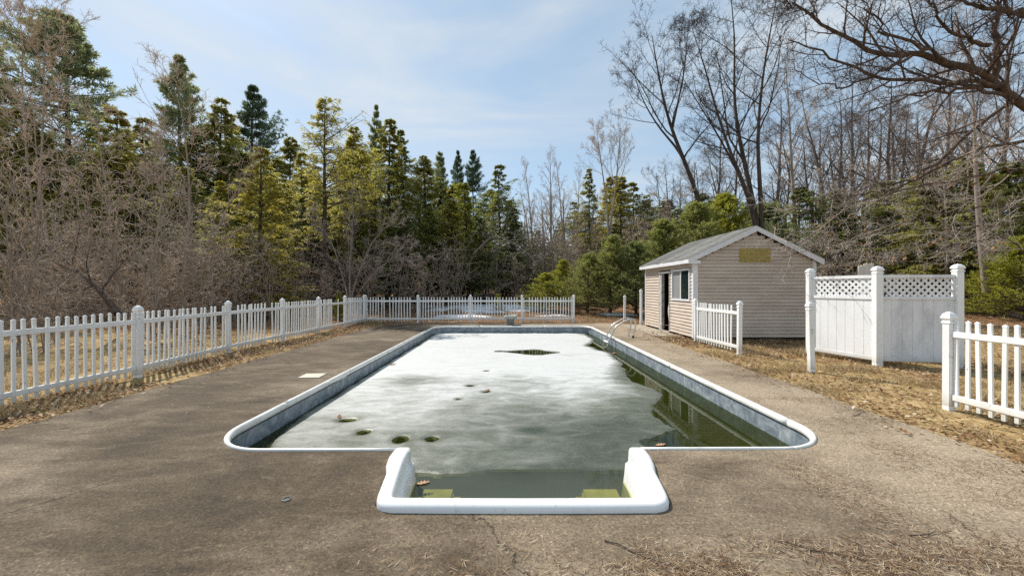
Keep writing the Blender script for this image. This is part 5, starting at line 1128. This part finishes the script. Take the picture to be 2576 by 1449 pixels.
# pine needles and straw on the deck
def needles(n_, x0, x1, y0, y1, thr, seed):
    r2 = np.random.default_rng(seed); x = r2.uniform(x0, x1, n_); y = r2.uniform(y0, y1, n_); k = fbm(x * 1.7 + seed, y * 1.7, 4) + r2.normal(0, 0.06, n_) > thr
    return np.stack([x[k], y[k]], 1)
nd = np.concatenate([needles(32000, -0.9, 4.3, 1.5, 2.30, 0.46, 1), needles(14000, 2.2, 4.36, 1.6, 5.2, 0.52, 2), needles(6000, 3.7, 4.36, 5, 12, 0.56, 4), needles(4500, -5.37, -3.3, 4, 14, 0.60, 5)])
tz = np.clip((2.3 - nd[:, 1]) / 0.35, 0, 1); keepn = (nd[:, 1] > 2.3) | (rng.random(len(nd)) < tz + 0.12); nd = nd[keepn]
nd = nd[(nd[:, 0] < -3) | (rng.random(len(nd)) < 0.04 + 0.96 * sstep(-0.5, 1.1, nd[:, 0] + 0.5 * (fbm(nd[:, 0] * 3, nd[:, 1] * 3, 2) - 0.5)))]
nd = nd[~((nd[:, 0] > -1.1) & (nd[:, 0] < 1.25) & (nd[:, 1] > 2.48)) & ~((np.abs(nd[:, 0] - 0.08) < 3.1) & (nd[:, 1] > 3.4))]
n = len(nd); az = rng.normal(0.2, 1.0, n); L = rng.uniform(0.025, 0.085, n); cu = rng.normal(0, 0.18, n); wd = rng.uniform(0.0009, 0.0019, n); z0 = rng.uniform(0.002, 0.016, n)
d1 = np.column_stack([np.cos(az), np.sin(az), rng.normal(0, 0.06, n)]); d2_ = np.column_stack([np.cos(az + cu), np.sin(az + cu), rng.normal(0, 0.06, n)]); s_ = np.column_stack([-np.sin(az), np.cos(az), np.zeros(n)])
p0 = np.column_stack([nd, z0]); p1 = p0 + d1 * L[:, None] / 2; p2 = p1 + d2_ * L[:, None] / 2; w_ = wd[:, None]
V = np.stack([p0 - s_ * w_, p0 + s_ * w_, p1 + s_ * w_, p1 - s_ * w_, p2], 1); V[..., 2] = np.maximum(V[..., 2], 0.0015); V = V.reshape(-1, 3); i = np.arange(n)[:, None] * 5
nl = link('pine_needles', mesh_np('pine_needles', V, [i + np.array([[0, 1, 2, 3]]), i + np.array([[3, 2, 4]])], M['needles'])); tag(nl, 'dry pine needles drifted on the concrete deck', 'needles', None, 'stuff')
# a few twigs on the deck
for i, (x, y, L, a_, lab) in enumerate(((0.72, 2.12, 0.42, -0.6, 'thin twig on the deck right of the entry step'), (1.75, 2.15, 0.45, -0.4, 'longest twig lying on the right foreground deck'), (2.55, 2.3, 0.30, 0.15, 'forked twig on the deck near the right corner'), (4.15, 4.5, 0.35, 0.5, 'dark stick at the grass edge by the near fence'))):
    pts = [(L * (k / 5 - 0.5), 0.03 * L * math.sin(k * 1.7 + i), 0.006 + 0.004 * (k % 2)) for k in range(6)]
    m = MB().tube(pts, [0.0035, 0.0034, 0.003, 0.0026, 0.002, 0.0012], 5); m.tube([pts[2], (pts[2][0] + 0.07 * L / 0.3, 0.05, 0.01)], [0.002, 0.001], 4)
    tag(m.obj('twig', M['bark_dark'], None, (x, y, 0.0), rot=(0, 0, a_)), lab, 'twig', 'twigs on the deck')

# ------------------------------------------------------------------ snow patches
def snow(cx_, cy_, rx, ry, seed, lab):
    g_ = 60; u, v = np.meshgrid(np.linspace(-1.25, 1.25, g_), np.linspace(-1.25, 1.25, g_)); x = cx_ + u * rx; y = cy_ + v * ry
    f_ = 1 - np.sqrt(u * u + v * v) + 1.5 * (fbm(x * 0.9 + seed, y * 1.5, 4) - 0.5)
    z = th(x, y) - 0.03 + 0.16 * np.clip(f_, -0.15, 0.6) ** 1.0; gi_ = np.arange(g_ * g_).reshape(g_, g_)
    q_ = np.stack([gi_[:-1, :-1], gi_[:-1, 1:], gi_[1:, 1:], gi_[1:, :-1]], -1).reshape(-1, 4); q_ = q_[f_.ravel()[q_].max(1) > 0.0]
    us, iv = np.unique(q_, return_inverse=True)
    tag(link('snow_patch', mesh_np('snow_patch', np.stack([x, y, z], -1).reshape(-1, 3)[us], [iv.reshape(-1, 4)], M['snow'], True)), lab, 'snow', 'snow patches')
snow(-1.6, 23.5, 4.2, 2.6, 3, 'large melting snow patch behind the far fence')
snow(-2.9, 19.3, 1.6, 0.5, 8, 'small snow patch close behind the far fence left of centre')
snow(2.2, 19.6, 0.9, 0.28, 12, 'sliver of snow behind the right panel of the far fence')
snow(5.6, 20.2, 1.9, 0.7, 15, 'bluish snow strip between the lone post and the shed')
